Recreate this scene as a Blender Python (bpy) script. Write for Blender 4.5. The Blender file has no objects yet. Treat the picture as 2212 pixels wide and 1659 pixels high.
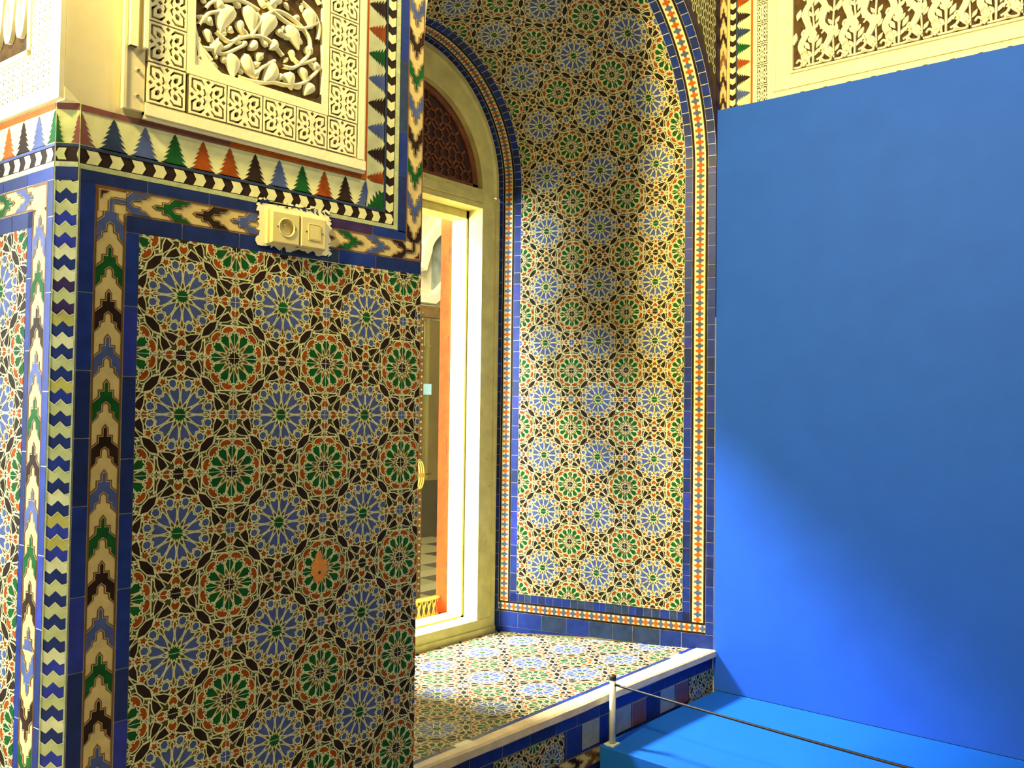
import bpy, bmesh, math, random
from mathutils import Vector, Matrix
random.seed(7)
C = bpy.context.scene.collection
PI = math.pi

# ------------------------------------------------------------------ camera
CAM = Vector((-0.8901, -1.65081, -0.21728))
YAW, PIT, ROL, FPX = 0.86164, 0.02729, 0.0128, 1864.17
fw = Vector((math.sin(YAW)*math.cos(PIT), math.cos(YAW)*math.cos(PIT), math.sin(PIT)))
r0 = Vector((math.cos(YAW), -math.sin(YAW), 0)); u0 = r0.cross(fw)
rt = r0*math.cos(ROL) + u0*math.sin(ROL); up = u0*math.cos(ROL) - r0*math.sin(ROL)
cd = bpy.data.cameras.new('camera'); cam = bpy.data.objects.new('camera', cd); C.objects.link(cam)
cd.sensor_fit = 'HORIZONTAL'; cd.sensor_width = 36.0; cd.lens = 36.0*FPX/2212.0
cd.clip_start = 0.02; cd.clip_end = 60
M = Matrix((rt, up, -fw)).transposed().to_4x4(); M.translation = CAM
cam.matrix_world = M
bpy.context.scene.camera = cam

# ------------------------------------------------------------------ world, exposure, lamps
w = bpy.data.worlds.new('world'); bpy.context.scene.world = w; w.use_nodes = True
bg = w.node_tree.nodes['Background']; bg.inputs[0].default_value = (1.0, 0.93, 0.70, 1); bg.inputs[1].default_value = 0.04
vs = bpy.context.scene.view_settings
vs.view_transform = 'Standard'; vs.look = 'None'; vs.exposure = 0.0; vs.gamma = 1.0; vs.use_curve_mapping = False

def lamp(name, kind, loc, target, energy, col, size=0.2, spot=None, blend=0.4, size_y=None):
    d = bpy.data.lights.new(name, kind); d.energy = energy; d.color = col
    if kind == 'AREA':
        d.shape = 'RECTANGLE' if size_y else 'DISK'; d.size = size
        if size_y: d.size_y = size_y
    else: d.shadow_soft_size = size
    if spot: d.spot_size = spot; d.spot_blend = blend
    o = bpy.data.objects.new(name, d); C.objects.link(o); o.location = loc
    o.rotation_euler = (Vector(target)-Vector(loc)).to_track_quat('-Z', 'Y').to_euler()
    return o
lamp('window_daylight', 'SPOT', (0.60, 2.95, 2.45), (1.75, 0.3, -0.6), 3900, (0.90, 0.97, 1.0), 0.30, math.radians(64), 0.5)
lamp('jamb_fill', 'SPOT', (-0.60, 2.20, 2.60), (2.05, 0.45, -0.6), 1300, (1.0, 0.97, 0.80), 0.12, math.radians(50), 0.5)  # unseen fill spot added to brighten the lower jamb
lamp('ceiling_spot', 'SPOT', (-1.55, -0.36, 1.75), (2.2, -0.2, 0.75), 1000, (1.0, 0.78, 0.30), 0.13, math.radians(75), 0.6)
lamp('panel_spot', 'SPOT', (0.80, -0.60, 1.55), (0.36, 0.0, 0.56), 42, (1.0, 0.84, 0.42), 0.03, math.radians(46), 0.9)
lamp('room_fill', 'AREA', (1.1, -1.9, 2.25), (0.6, 0.1, 0.0), 25, (1.0, 0.95, 0.68), 1.0)  # unseen area light added as soft general fill for the pier front
lamp('hall_window', 'AREA', (-2.0, 1.9, 0.3), (-0.25, 0.3, 0.0), 800, (0.93, 1.0, 0.97), 1.6)
lamp('exhibition_spot', 'SPOT', (0.2, -2.3, 2.4), (2.25, -0.8, 0.0), 60, (0.80, 0.88, 1.0), 0.15, math.radians(60), 0.9)
lamp('far_room_fill', 'AREA', (3.8, 3.4, 3.6), (4.6, 4.6, 0.0), 260, (1.0, 0.95, 0.78), 2.0)  # unseen area light added so the room beyond is not dark

# ------------------------------------------------------------------ materials
def lin(c):
    return tuple((x/12.92 if x <= 0.04045 else ((x+0.055)/1.055)**2.4) for x in c)
def rgb(r, g, b): return lin((r/255, g/255, b/255))
MATS = {}
def mat(name, col, rough=0.3, var=0.12, scale=30.0, bump=0.0, spec=0.5, metal=0.0, bscale=None, detail=3.0):
    m = bpy.data.materials.new(name); m.use_nodes = True; nt = m.node_tree; b = nt.nodes['Principled BSDF']
    b.inputs['Roughness'].default_value = rough; b.inputs['Specular IOR Level'].default_value = spec; b.inputs['Metallic'].default_value = metal
    tc = nt.nodes.new('ShaderNodeTexCoord')
    n = nt.nodes.new('ShaderNodeTexNoise'); n.inputs['Scale'].default_value = scale; n.inputs['Detail'].default_value = detail
    nt.links.new(tc.outputs['Object'], n.inputs['Vector'])
    cr = nt.nodes.new('ShaderNodeValToRGB'); e = cr.color_ramp.elements
    e[0].position = 0.3; e[1].position = 0.7
    e[0].color = tuple(max(0, c*(1-var)) for c in col)+(1,); e[1].color = tuple(min(1, c*(1+var)) for c in col)+(1,)
    nt.links.new(n.outputs['Fac'], cr.inputs['Fac']); nt.links.new(cr.outputs['Color'], b.inputs['Base Color'])
    if bump:
        n2 = nt.nodes.new('ShaderNodeTexNoise'); n2.inputs['Scale'].default_value = bscale or scale*2; n2.inputs['Detail'].default_value = 4
        nt.links.new(tc.outputs['Object'], n2.inputs['Vector'])
        bp = nt.nodes.new('ShaderNodeBump'); bp.inputs['Strength'].default_value = bump; bp.inputs['Distance'].default_value = 0.004
        nt.links.new(n2.outputs['Fac'], bp.inputs['Height']); nt.links.new(bp.outputs['Normal'], b.inputs['Normal'])
    MATS[name] = m; return m
mat('cream', (0.70, 0.69, 0.36), 0.55, spec=0.08)
mat('ground', (0.075, 0.060, 0.022), 0.55, spec=0.08)
mat('black', (0.026, 0.014, 0.010), 0.55, 0.3, spec=0.08)
mat('green', (0.008, 0.085, 0.018), 0.55, 0.25, spec=0.08)
mat('sky', (0.065, 0.095, 0.26), 0.55, 0.2, spec=0.15)
mat('rust', (0.30, 0.060, 0.006), 0.55, 0.25, spec=0.08)
mat('russet', (0.20, 0.085, 0.014), 0.55, 0.25, spec=0.08)
mat('navy', (0.014, 0.028, 0.13), 0.42, 0.2, spec=0.15)
mat('cobalt', (0.014, 0.036, 0.22), 0.42, 0.2, spec=0.15)
mat('ultra', (0.026, 0.04, 0.30), 0.42, 0.2, spec=0.15)
mat('slate', (0.030, 0.05, 0.11), 0.35, 0.25, spec=0.08)
mat('violet', (0.045, 0.026, 0.085), 0.35, 0.25, spec=0.08)
mat('ash', (0.28, 0.31, 0.28), 0.35, 0.15)
mat('brick', (0.20, 0.060, 0.045), 0.35, 0.2)
mat('sand', (0.62, 0.48, 0.20), 0.5, spec=0.1)
mat('umber', (0.17, 0.070, 0.018), 0.3, 0.2)
mat('lime', (0.50, 0.53, 0.22), 0.5, 0.15, spec=0.1)
mat('mustard', (0.46, 0.42, 0.09), 0.5, 0.15, spec=0.1)
mat('orange', (0.50, 0.11, 0.010), 0.5, 0.15, spec=0.08)
mat('filler', (0.75, 0.27, 0.035), 0.7, 0.15, 60, 0.3)
mat('red_dark', (0.045, 0.012, 0.006), 0.6, 0.3)
mat('grout', (0.74, 0.70, 0.52), 0.7, 0.15, 80, 0.3)
mat('moss', (0.42, 0.47, 0.24), 0.5, 0.2, 60, 0.2)
mat('plaster', (0.70, 0.62, 0.37), 0.75, 0.06, 12, 0.07, 0.3, bscale=90)
mat('plaster_light', (0.86, 0.80, 0.50), 0.7, 0.06, 14, 0.14, 0.3, bscale=80)
mat('plaster_dirt_shade', (0.085, 0.048, 0.018), 0.85, 0.3, 40, 0.4, 0.2)  # carved recesses: dirt, with the shade of the grooves painted into the colour
mat('stone', (0.66, 0.52, 0.30), 0.55, 0.15, 22, 0.4, 0.4, bscale=120)
mat('wall_paint', (0.70, 0.62, 0.38), 0.8, 0.06, 6, 0.15, 0.3)
mat('window_paint', (0.72, 0.62, 0.20), 0.45, 0.14, 16, 0.35, 0.4, bscale=60)
mat('red_wood', (0.21, 0.060, 0.020), 0.5, 0.3, 25, 0.3)
mat('orange_wood', (0.60, 0.070, 0.005), 0.55, 0.18, 18, 0.4, bscale=45)
mat('dark_wood', (0.13, 0.075, 0.025), 0.5, 0.3, 20, 0.3)
mat('brass', (0.85, 0.62, 0.16), 0.25, 0.1, 30, 0, 0.5, 0.9)
mat('socket_plastic', (0.72, 0.62, 0.26), 0.35, 0.04, 20)
mat('hole', (0.03, 0.022, 0.012), 0.6)
mat('panel_blue', (0.016, 0.098, 0.58), 0.6, 0.04, 8, 0.05, 0.15, bscale=200)
mat('platform_blue', (0.008, 0.110, 0.56), 0.55, 0.04, 8, 0.05, 0.15, bscale=200)
mat('post_white', (0.62, 0.64, 0.50), 0.4, 0.06, 20)
mat('rubber', (0.012, 0.014, 0.02), 0.45)
mat('sticker', (0.35, 0.62, 0.85), 0.5, 0.03)
mat('screw_steel', (0.45, 0.42, 0.28), 0.4, 0.2, 60, 0, 0.5, 0.5)
mat('mirror_grey', (0.30, 0.32, 0.24), 0.2, 0.35, 5)
mat('far_brown', (0.30, 0.21, 0.075), 0.5, 0.3, 3)
# window glass: clear with a faint reflection
g = bpy.data.materials.new('glass'); g.use_nodes = True; nt = g.node_tree; nt.nodes.clear()
o_ = nt.nodes.new('ShaderNodeOutputMaterial'); mx = nt.nodes.new('ShaderNodeMixShader'); tr = nt.nodes.new('ShaderNodeBsdfTransparent'); gl = nt.nodes.new('ShaderNodeBsdfGlossy')
gl.inputs['Roughness'].default_value = 0.03; tr.inputs['Color'].default_value = (0.72, 0.70, 0.55, 1); mx.inputs[0].default_value = 0.10
nt.links.new(tr.outputs[0], mx.inputs[1]); nt.links.new(gl.outputs[0], mx.inputs[2]); nt.links.new(mx.outputs[0], o_.inputs[0]); MATS['glass'] = g
# checkered floor
ck = mat('checker_floor', (0.7, 0.66, 0.45), 0.25)
nt = ck.node_tree; b = nt.nodes['Principled BSDF']; tc = nt.nodes.new('ShaderNodeTexCoord'); ch = nt.nodes.new('ShaderNodeTexChecker')
ch.inputs['Scale'].default_value = 2.2; ch.inputs['Color1'].default_value = (0.75, 0.70, 0.48, 1); ch.inputs['Color2'].default_value = (0.05, 0.045, 0.03, 1)
nt.links.new(tc.outputs['Object'], ch.inputs['Vector']); nt.links.new(ch.outputs['Color'], b.inputs['Base Color'])

# ------------------------------------------------------------------ mesh building
class MB:
    def __init__(s): s.v = []; s.f = []; s.m = []; s.names = []; s.smooth = []
    def mi(s, name):
        if name not in s.names: s.names.append(name)
        return s.names.index(name)
    def face(s, pts, m, sm=False):
        i = len(s.v); s.v.extend(tuple(p) for p in pts); s.f.append(tuple(range(i, i+len(pts)))); s.m.append(s.mi(m)); s.smooth.append(sm)
    def grid(s, rows, m, close=False, sm=True):
        i0 = len(s.v); n = len(rows[0])
        for r in rows: s.v.extend(tuple(p) for p in r)
        k = s.mi(m)
        for a in range(len(rows)-1):
            for b in range(n if close else n-1):
                c = (b+1) % n
                s.f.append((i0+a*n+b, i0+a*n+c, i0+(a+1)*n+c, i0+(a+1)*n+b)); s.m.append(k); s.smooth.append(sm)
    def box(s, x0, x1, y0, y1, z0, z1, m, fn=None):
        P = [(x0,y0,z0),(x1,y0,z0),(x1,y1,z0),(x0,y1,z0),(x0,y0,z1),(x1,y0,z1),(x1,y1,z1),(x0,y1,z1)]
        if fn: P = [fn(*p) for p in P]
        i = len(s.v); s.v.extend(tuple(p) for p in P); k = s.mi(m)
        for f in ((0,3,2,1),(4,5,6,7),(0,1,5,4),(1,2,6,5),(2,3,7,6),(3,0,4,7)):
            s.f.append(tuple(i+a for a in f)); s.m.append(k); s.smooth.append(False)
    def prism(s, poly, z0, z1, m):            # footprint polygon in x,y
        n = len(poly); i = len(s.v); s.v.extend((x,y,z0) for x,y in poly); s.v.extend((x,y,z1) for x,y in poly); k = s.mi(m)
        fs = [tuple(i+n-1-a for a in range(n)), tuple(i+n+a for a in range(n))] + [(i+a, i+(a+1)%n, i+n+(a+1)%n, i+n+a) for a in range(n)]
        for f in fs: s.f.append(f); s.m.append(k); s.smooth.append(False)
    def slab(s, poly, mp, h0, h1, m, ms=None): # polygon in surface coordinates raised from h0 to h1
        n = len(poly); i = len(s.v)
        s.v.extend(tuple(mp(a, b, h0)) for a, b in poly); s.v.extend(tuple(mp(a, b, h1)) for a, b in poly)
        s.f.append(tuple(i+n+a for a in range(n))); s.m.append(s.mi(m)); s.smooth.append(False)
        k = s.mi(ms or m)
        for a in range(n): s.f.append((i+a, i+(a+1)%n, i+n+(a+1)%n, i+n+a)); s.m.append(k); s.smooth.append(False)
    def tube(s, path, rad, m, n=8, taper=None):
        path = [Vector(p) for p in path]; rows = []
        for k, p in enumerate(path):
            t = (path[min(k+1, len(path)-1)] - path[max(k-1, 0)]).normalized()
            a = t.orthogonal().normalized() if k == 0 else (a - t*a.dot(t)).normalized()
            b = t.cross(a); rr = rad if taper is None else rad*taper[k]
            rows.append([p + a*math.cos(2*PI*j/n)*rr + b*math.sin(2*PI*j/n)*rr for j in range(n)])
        s.grid(rows, m, True)
        s.face(rows[0][::-1], m); s.face(rows[-1], m)
    def lathe(s, prof, c, m, n=24, ax=(0,0,1)):
        ax = Vector(ax).normalized(); a = ax.orthogonal().normalized(); b = ax.cross(a); c = Vector(c)
        s.grid([[c + ax*h + a*math.cos(2*PI*j/n)*r + b*math.sin(2*PI*j/n)*r for j in range(n)] for r, h in prof], m, True)
    def build(s, name, parent=None, fix=True):
        me = bpy.data.meshes.new(name)
        org = Vector((0,0,0))
        if parent is not None:
            q = parent
            while q: org += q.location; q = q.parent
        me.from_pydata([tuple(Vector(p)-org) for p in s.v], [], s.f)
        for nm in s.names: me.materials.append(MATS[nm])
        for p, k, sm in zip(me.polygons, s.m, s.smooth): p.material_index = k; p.use_smooth = sm
        if fix:
            bm = bmesh.new(); bm.from_mesh(me); bmesh.ops.remove_doubles(bm, verts=bm.verts, dist=1e-6)
            bmesh.ops.recalc_face_normals(bm, faces=bm.faces); bm.to_mesh(me); bm.free()
        me.update()
        o = bpy.data.objects.new(name, me); C.objects.link(o)
        if parent is not None: o.parent = parent
        return o
def thing(name, label, cat, loc=(0,0,0), group=None):
    o = bpy.data.objects.new(name, None); C.objects.link(o); o.location = loc; o.empty_display_size = 0.05
    o['label'] = label; o['category'] = cat
    if group: o['group'] = group
    return o
def tag(o, label, cat, group=None):
    o['label'] = label; o['category'] = cat
    if group: o['group'] = group
    return o
def struct(o, label=None):
    o['kind'] = 'structure'
    if label: o['label'] = label
    return o

# ------------------------------------------------------------------ 2-D helpers
def area(p): return 0.5*sum(p[i][0]*p[(i+1)%len(p)][1]-p[(i+1)%len(p)][0]*p[i][1] for i in range(len(p)))
def clip(poly, planes):
    for a, b, c in planes:
        out = []; n = len(poly)
        for i in range(n):
            p, q = poly[i], poly[(i+1)%n]; dp = a*p[0]+b*p[1]+c; dq = a*q[0]+b*q[1]+c
            if dp >= 0: out.append(p)
            if (dp >= 0) != (dq >= 0):
                t = dp/(dp-dq); out.append((p[0]+t*(q[0]-p[0]), p[1]+t*(q[1]-p[1])))
        poly = out
        if len(poly) < 3: return None
    return poly if abs(area(poly)) > 1e-8 else None
def rect_planes(u0, u1, v0, v1): return [(1,0,-u0),(-1,0,u1),(0,1,-v0),(0,-1,v1)]
def hull_planes(poly):
    if area(poly) < 0: poly = poly[::-1]
    out = []
    for i in range(len(poly)):
        (x0,y0),(x1,y1) = poly[i], poly[(i+1)%len(poly)]
        a, b = -(y1-y0), (x1-x0); out.append((a, b, -(a*x0+b*y0)))
    return out
def offset(poly, w):
    if area(poly) < 0: poly = poly[::-1]
    n = len(poly); out = []
    for i in range(n):
        p0, p1, p2 = poly[i-1], poly[i], poly[(i+1)%n]
        d1 = (p1[0]-p0[0], p1[1]-p0[1]); d2 = (p2[0]-p1[0], p2[1]-p1[1])
        l1 = math.hypot(*d1) or 1e-9; l2 = math.hypot(*d2) or 1e-9
        n1 = (d1[1]/l1, -d1[0]/l1); n2 = (d2[1]/l2, -d2[0]/l2)
        bx, by = n1[0]+n2[0], n1[1]+n2[1]; q = (bx*bx+by*by)/2
        k = w/max(q, 0.45)
        out.append((p1[0]+bx*k, p1[1]+by*k))
    return out
def ribbon(path, w):
    L, R = [], []; n = len(path)
    for i, p in enumerate(path):
        a = path[max(i-1,0)]; b = path[min(i+1,n-1)]; dx, dy = b[0]-a[0], b[1]-a[1]; l = math.hypot(dx,dy) or 1
        ww = w[i] if isinstance(w, (list,tuple)) else w
        L.append((p[0]-dy/l*ww/2, p[1]+dx/l*ww/2)); R.append((p[0]+dy/l*ww/2, p[1]-dx/l*ww/2))
    return L+R[::-1]
def smooth(path, k=6):
    out = []; n = len(path)
    for i in range(n-1):
        p0, p1, p2, p3 = path[max(i-1,0)], path[i], path[i+1], path[min(i+2,n-1)]
        for j in range(k):
            t = j/k
            out.append(tuple(0.5*((2*p1[c])+(-p0[c]+p2[c])*t+(2*p0[c]-5*p1[c]+4*p2[c]-p3[c])*t*t+(-p0[c]+3*p1[c]-3*p2[c]+p3[c])*t**3) for c in range(len(p1))))
    out.append(tuple(path[-1])); return out

# ------------------------------------------------------------------ the star-and-rosette mosaic, in half-module units
def rot2(p, a): c, s = math.cos(a), math.sin(a); return (p[0]*c-p[1]*s, p[0]*s+p[1]*c)
def star(n, r1, r2, ph=0.0): return [((r1 if k % 2 == 0 else r2)*math.cos(ph+PI*k/n), (r1 if k % 2 == 0 else r2)*math.sin(ph+PI*k/n)) for k in range(2*n)]
A12 = [k*PI/6 for k in range(12)]; H15 = PI/12
def spin(poly, angs): return [[rot2(p, a) for p in poly] for a in angs]
OFF = [a+H15 for a in A12]
def mirror(half): return half + [(r, -t) for r, t in half[::-1] if abs(t) > 1e-9]
ROS_B = [('green', star(14, .130, .088))]
ROS_B += [('ground', p) for p in spin(mirror([(.120,0),(.165,.026),(.235,0)]), A12)]
ROS_B += [('sky', p) for p in spin(mirror([(.165,0),(.30,.060),(.415,.082),(.448,.060),(.405,0)]), OFF)]
ROS_B += [('sky', p) for p in spin(mirror([(.465,0),(.505,.056),(.575,.056),(.605,0)]), OFF)]
ROS_B += [('russet', p) for p in spin(mirror([(.375,0),(.490,.025),(.535,0)]), A12)]
ROS_B += [('rust', p) for p in spin([(.622+.068*math.cos(2*PI*k/10)*(1 if k%2==0 else .52), .068*math.sin(2*PI*k/10)*(1 if k%2==0 else .52)) for k in range(10)], A12)]
ROS_G = [('black', star(12, .125, .085, H15))]
ROS_G += [('russet', p) for p in spin(mirror([(.135,0),(.235,.027),(.300,0)]), OFF)]
ROS_G += [('green', p) for p in spin(mirror([(.185,0),(.325,.062),(.385,.080),(.410,.050),(.450,.054),(.432,0)]), A12)]
ROS_G += [('rust', p) for p in spin(mirror([(.420,0),(.482,.026),(.466,.062),(.488,.108),(.535,.092),(.560,.045),(.564,0)]), OFF)]
ROS_G += [('ground', p) for p in spin([(.615+.060*math.cos(2*PI*k/8)*(1 if k%2==0 else .4), .060*math.sin(2*PI*k/8)*(1 if k%2==0 else .4)) for k in range(8)], A12)]
LEAF = [(.318,.372),(.165,.358),(.060,.312),(.135,.198),(.236,.262)]
SLIV = [[(.085,.115),(.128,.170),(.092,.232)], [(.165,.150),(.260,.210),(.330,.300),(.235,.215)], [(.388,.345),(.402,.402),(.345,.392),(.378,.385)]]
def node(col):
    out = [(col, star(12, .120, .086))]
    out += [('rust', p) for p in spin(mirror([(.180,0),(.145,.052),(.195,.076),(.258,.046),(.280,0)]), [0,PI/2,PI,3*PI/2])]
    out += [('rust', p) for p in spin(mirror([(.315,0),(.345,.030),(.352,0)]), [0,PI/2,PI,3*PI/2])]
    for k in range(4):
        for L in (LEAF, [(y,x) for x,y in LEAF]): out.append(('black', [rot2(p, k*PI/2) for p in L]))
    return out
NODE_S = node('sky'); NODE_K = node('black')
DIAG = [[(0,.195),(.070,.075),(.070,-.075),(0,-.195),(-.070,-.075),(-.070,.075)]]
DSL = [[(.105,.10),(.098,.19),(.030,.245),(.085,.17)], [(-.105,.10),(-.098,.19),(-.030,.245),(-.085,.17)]]
SQ = [((-.44,.425),(.44,.425)),((-.44,-.425),(.44,-.425)),((-.425,-.44),(-.425,.44)),((.425,-.44),(.425,.44))]
def seg(p, q, w): return ribbon([p, q], w)
def zellige(mb, mp, bound, planes, anchor, H=0.12, strips=None, cream='cream', lh=0.0007, seams=True):
    """fills a convex region of a surface; mp(u,v,h) gives the point in space"""
    u0, u1, v0, v1 = bound
    cnt = [0]
    def put(poly, m, layer):
        q = clip(poly, planes)
        if not q: return
        if layer == 1: cnt[0] += 1; layer += .75*((cnt[0]*13) % 41)/41   # no two glaze ridges at exactly one height
        if strips and max(p[1] for p in q) > strips[0]:
            s0, dv = strips; lo = min(p[1] for p in q); hi = max(p[1] for p in q)
            if lo < s0:
                a = clip(q, [(0,-1,s0)])
                if a: mb.face([mp(x,y,lh*layer) for x,y in a], m)
            k = int(max(0, (lo-s0)//dv))
            while s0+k*dv < hi:
                a = clip(q, [(0,1,-(s0+k*dv)),(0,-1,s0+(k+1)*dv)])
                if a: mb.face([mp(x,y,lh*layer) for x,y in a], m)
                k += 1
        else: mb.face([mp(x,y,lh*layer) for x,y in q], m)
    put([(u0,v0),(u1,v0),(u1,v1),(u0,v1)], 'ground', 0)
    i0, i1 = math.floor((u0-anchor[0])/H)-1, math.ceil((u1-anchor[0])/H)+1
    j0, j1 = math.floor((v0-anchor[1])/H)-1, math.ceil((v1-anchor[1])/H)+1
    for i in range(i0, i1+1):
        for j in range(j0, j1+1):
            cx, cy = anchor[0]+i*H, anchor[1]+j*H
            if i%2==0 and j%2==0: F = ROS_B
            elif i%2 and j%2: F = ROS_G
            else: F = NODE_S if j%2==0 else NODE_K
            T = lambda p: (cx+p[0]*H, cy+p[1]*H)
            for m, poly in F:
                put([T(p) for p in offset(poly, .0215)], cream, 1); put([T(p) for p in poly], m, 2)
            if F in (NODE_S, NODE_K):
                for a, b_ in SQ: put([T(p) for p in seg(a, b_, .024)], cream, 1)
            if F is ROS_B:
                for k in range(4):
                    a = PI/4+k*PI/2
                    d = [(x+.722, y) for x, y in DIAG[0]]; d = [rot2(p, a) for p in d]
                    put([T(p) for p in offset(d, .0215)], cream, 1); put([T(p) for p in d], 'black', 2)
                    for L_ in (.655, .790):   # straps running on either side
                        put([T(rot2(p, a)) for p in seg((L_,-.30),(L_,.30),.026)], cream, 1)
    if seams:
        for j in range(j0, j1+1): put([(u0,anchor[1]+j*H-.0005),(u1,anchor[1]+j*H-.0005),(u1,anchor[1]+j*H+.0005),(u0,anchor[1]+j*H+.0005)], 'grout', 2.6)
        for i in range(i0, i1+1):
            if i%2: put([(anchor[0]+i*H-.0005,v0),(anchor[0]+i*H+.0005,v0),(anchor[0]+i*H+.0005,v1),(anchor[0]+i*H-.0005,v1)], 'grout', 2.6)

BLUES = ['navy','cobalt','cobalt','navy','ultra','cobalt','navy']
def tile_row(mb, mp, a0, a1, b0, b1, ln, vertical=False, cols=BLUES, gap=.0014, rnd=None, nsub=1):
    """a row of plain glazed tiles on a grout bed; runs along v when vertical"""
    rnd = rnd or random; t = a0
    def q(x0, x1, y0, y1, h, m):
        P = [(x0,y0),(x1,y0),(x1,y1),(x0,y1)]
        if vertical: P = [(y,x) for x,y in P]
        n = nsub if (nsub > 1) else 1
        for k in range(n):
            xa, xb = x0+(x1-x0)*k/n, x0+(x1-x0)*(k+1)/n
            P = [(xa,y0),(xb,y0),(xb,y1),(xa,y1)]
            if vertical: P = [(y,x) for x,y in P]
            mb.face([mp(x,y,h) for x,y in P], m)
    while t < a1-1e-6:
        e = min(a1, t+ln*rnd.uniform(.72, 1.25))
        if a1-e < ln*.3: e = a1
        q(t, e, b0, b1, 0.0, 'grout')
        q(t+gap/2, e-gap/2, b0+gap/2, b1-gap/2, .0009, rnd.choice(cols)); t = e
NPRO = [(0,0),(.13,.05),(.13,.22),(.47,.22),(.47,.35),(1.05,.49)]
WPRO = [(0,.43),(.33,.51),(.35,.65),(.66,.68),(.66,.78),(1.05,.92)]
def chevrons(mb, loc, t0, t1, tip0, per, seq, edge=.128):
    """stepped chevron border: loc(t along the tips, c across -1..1, h)"""
    lim = (t0, t1)
    def put(poly, m, h):
        q = clip(poly, [(1,0,-t0),(-1,0,t1),(0,1,1-edge),(0,-1,1-edge)])
        if q: mb.face([loc(a,b,h) for a,b in q], m)
    mb.face([loc(a,b,0) for a,b in ((t0,-1),(t1,-1),(t1,1),(t0,1))], 'sand')
    for sgn in (-1, 1):
        mb.face([loc(a,b*sgn,.0008) for a,b in ((t0,1-edge),(t1,1-edge),(t1,.985),(t0,.985))], 'umber')
    wd = 1-edge; k0 = math.floor((tip0-t1)/per)-3; k1 = math.ceil((tip0-t0)/per)+2
    for k in range(k0, k1+1):
        tip = tip0-k*per
        half = [(tip-b_*per, a*wd) for a, b_ in NPRO] + [(tip-b_*per, a*wd) for a, b_ in WPRO[::-1]]
        poly = half + [(t,-c) for t,c in half[::-1][1:-1]]
        sc = .042/.057
        off = offset([(t/ .028, c) for t, c in poly], .12); off = [(t*.028, c) for t, c in off]
        off2 = offset([(t/ .028, c) for t, c in poly], .04); off2 = [(t*.028, c) for t, c in off2]
        put(off, 'umber', .0006); put(off2, 'sand', .0010); put(poly, seq[k % len(seq)], .0014)
def trees(mb, loc, t0, t1, first, per, seq):
    """stepped trees on cream: loc(t, w 0 base .. 1 tip, h)"""
    mb.face([loc(a,b,0) for a,b in ((t0,0),(t1,0),(t1,1),(t0,1))], 'cream')
    k = 0; t = first
    while t < t1+per/2:
        n = 6; L = []
        for i in range(n):
            x = .45*per*((i+1)/n)**.8; y = 1.0-.96*(i+1)/n
            L += [(x, y-.03), (x*.52 if i < n-1 else x, y)]
        R = [(t+x, y) for x, y in L]; Lm = [(t-x, y) for x, y in L]
        poly = [(t, .97)] + R + Lm[::-1]
        q = clip(poly, [(1,0,-t0),(-1,0,t1)])
        if q: mb.face([loc(a,b,.0008) for a,b in q], seq[k % len(seq)])
        t += per; k += 1
def arrows(mb, loc, t0, t1, first, per, rev=False):
    mb.face([loc(a,b,0) for a,b in ((t0,0),(t1,0),(t1,1),(t0,1))], 'black')
    t = first
    base = [(0,.06),(.50,.06),(.67,.5),(.50,.94),(0,.94),(.15,.5)]
    while t < t1:
        poly = [(t+a*per, b) for a, b in base]
        if rev: poly = [(2*t+.6*per-a, b) for a, b in poly]
        q = clip(poly, [(1,0,-t0),(-1,0,t1)])
        if q: mb.face([loc(a,b,.0008) for a,b in q], 'cream')
        t += per
def zigzags(mb, loc, t0, t1, per):
    """two-toothed zigzag bands: loc(t up, c 0..1 across, h)"""
    am = .0105; Z = [(0,.30),(.25,0),(.5,1),(.75,0),(1,.75)]
    t = t0; k = 0; R = random.Random(3)
    while t < t1+per:
        hh = per/2
        for half in (0, 1):
            a = t+half*hh
            lo = [(a+b*am, c) for c, b in Z]; hi = [(a+hh+b*am, c) for c, b in Z]
            m = R.choice(['lime','lime','lime','mustard','cream']) if half == 0 else R.choice(['navy','ultra','cobalt','navy','violet','ultra','navy'])
            q = clip(lo+hi[::-1], [(1,0,-t0),(-1,0,t1)])
            if q: mb.face([loc(x,y,.0) for x,y in q], m)
            if half == 0:
                ln = clip(ribbon(hi, .0016), [(1,0,-t0),(-1,0,t1)])
                if ln: mb.face([loc(x,y,.0005) for x,y in ln], 'cream')
        t += per
KHOLES = []
for sx in (0, 1):
    for sy in (0, 1):
        f = lambda p: (p[0] if not sx else 1-p[0], p[1] if not sy else 1-p[1])
        KHOLES.append([f(p) for p in ribbon([(.41,.19),(.31,.08),(.08,.08),(.08,.31),(.19,.41)], [.035,.07,.075,.07,.035])])
        KHOLES.append([f(p) for p in [(.19,.20),(.29,.22),(.33,.31),(.29,.37),(.20,.32)]])
        KHOLES.append([f(p) for p in ribbon([(.385,.475),(.43,.40),(.385,.28)], [.04,.065,.05])])
KHOLES += [[(.5,.33),(.555,.40),(.5,.475),(.445,.40)], [(.5,.525),(.555,.60),(.5,.67),(.445,.60)], [(.345,.5),(.28,.56),(.21,.5),(.28,.44)], [(.655,.5),(.72,.44),(.79,.5),(.72,.56)]]
KHOLES += [[(.5,.01),(.565,.07),(.5,.135),(.435,.07)], [(.5,.865),(.565,.93),(.5,.99),(.435,.93)], [(.01,.5),(.07,.435),(.135,.5),(.07,.565)], [(.99,.5),(.93,.565),(.865,.5),(.93,.435)]]
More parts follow.
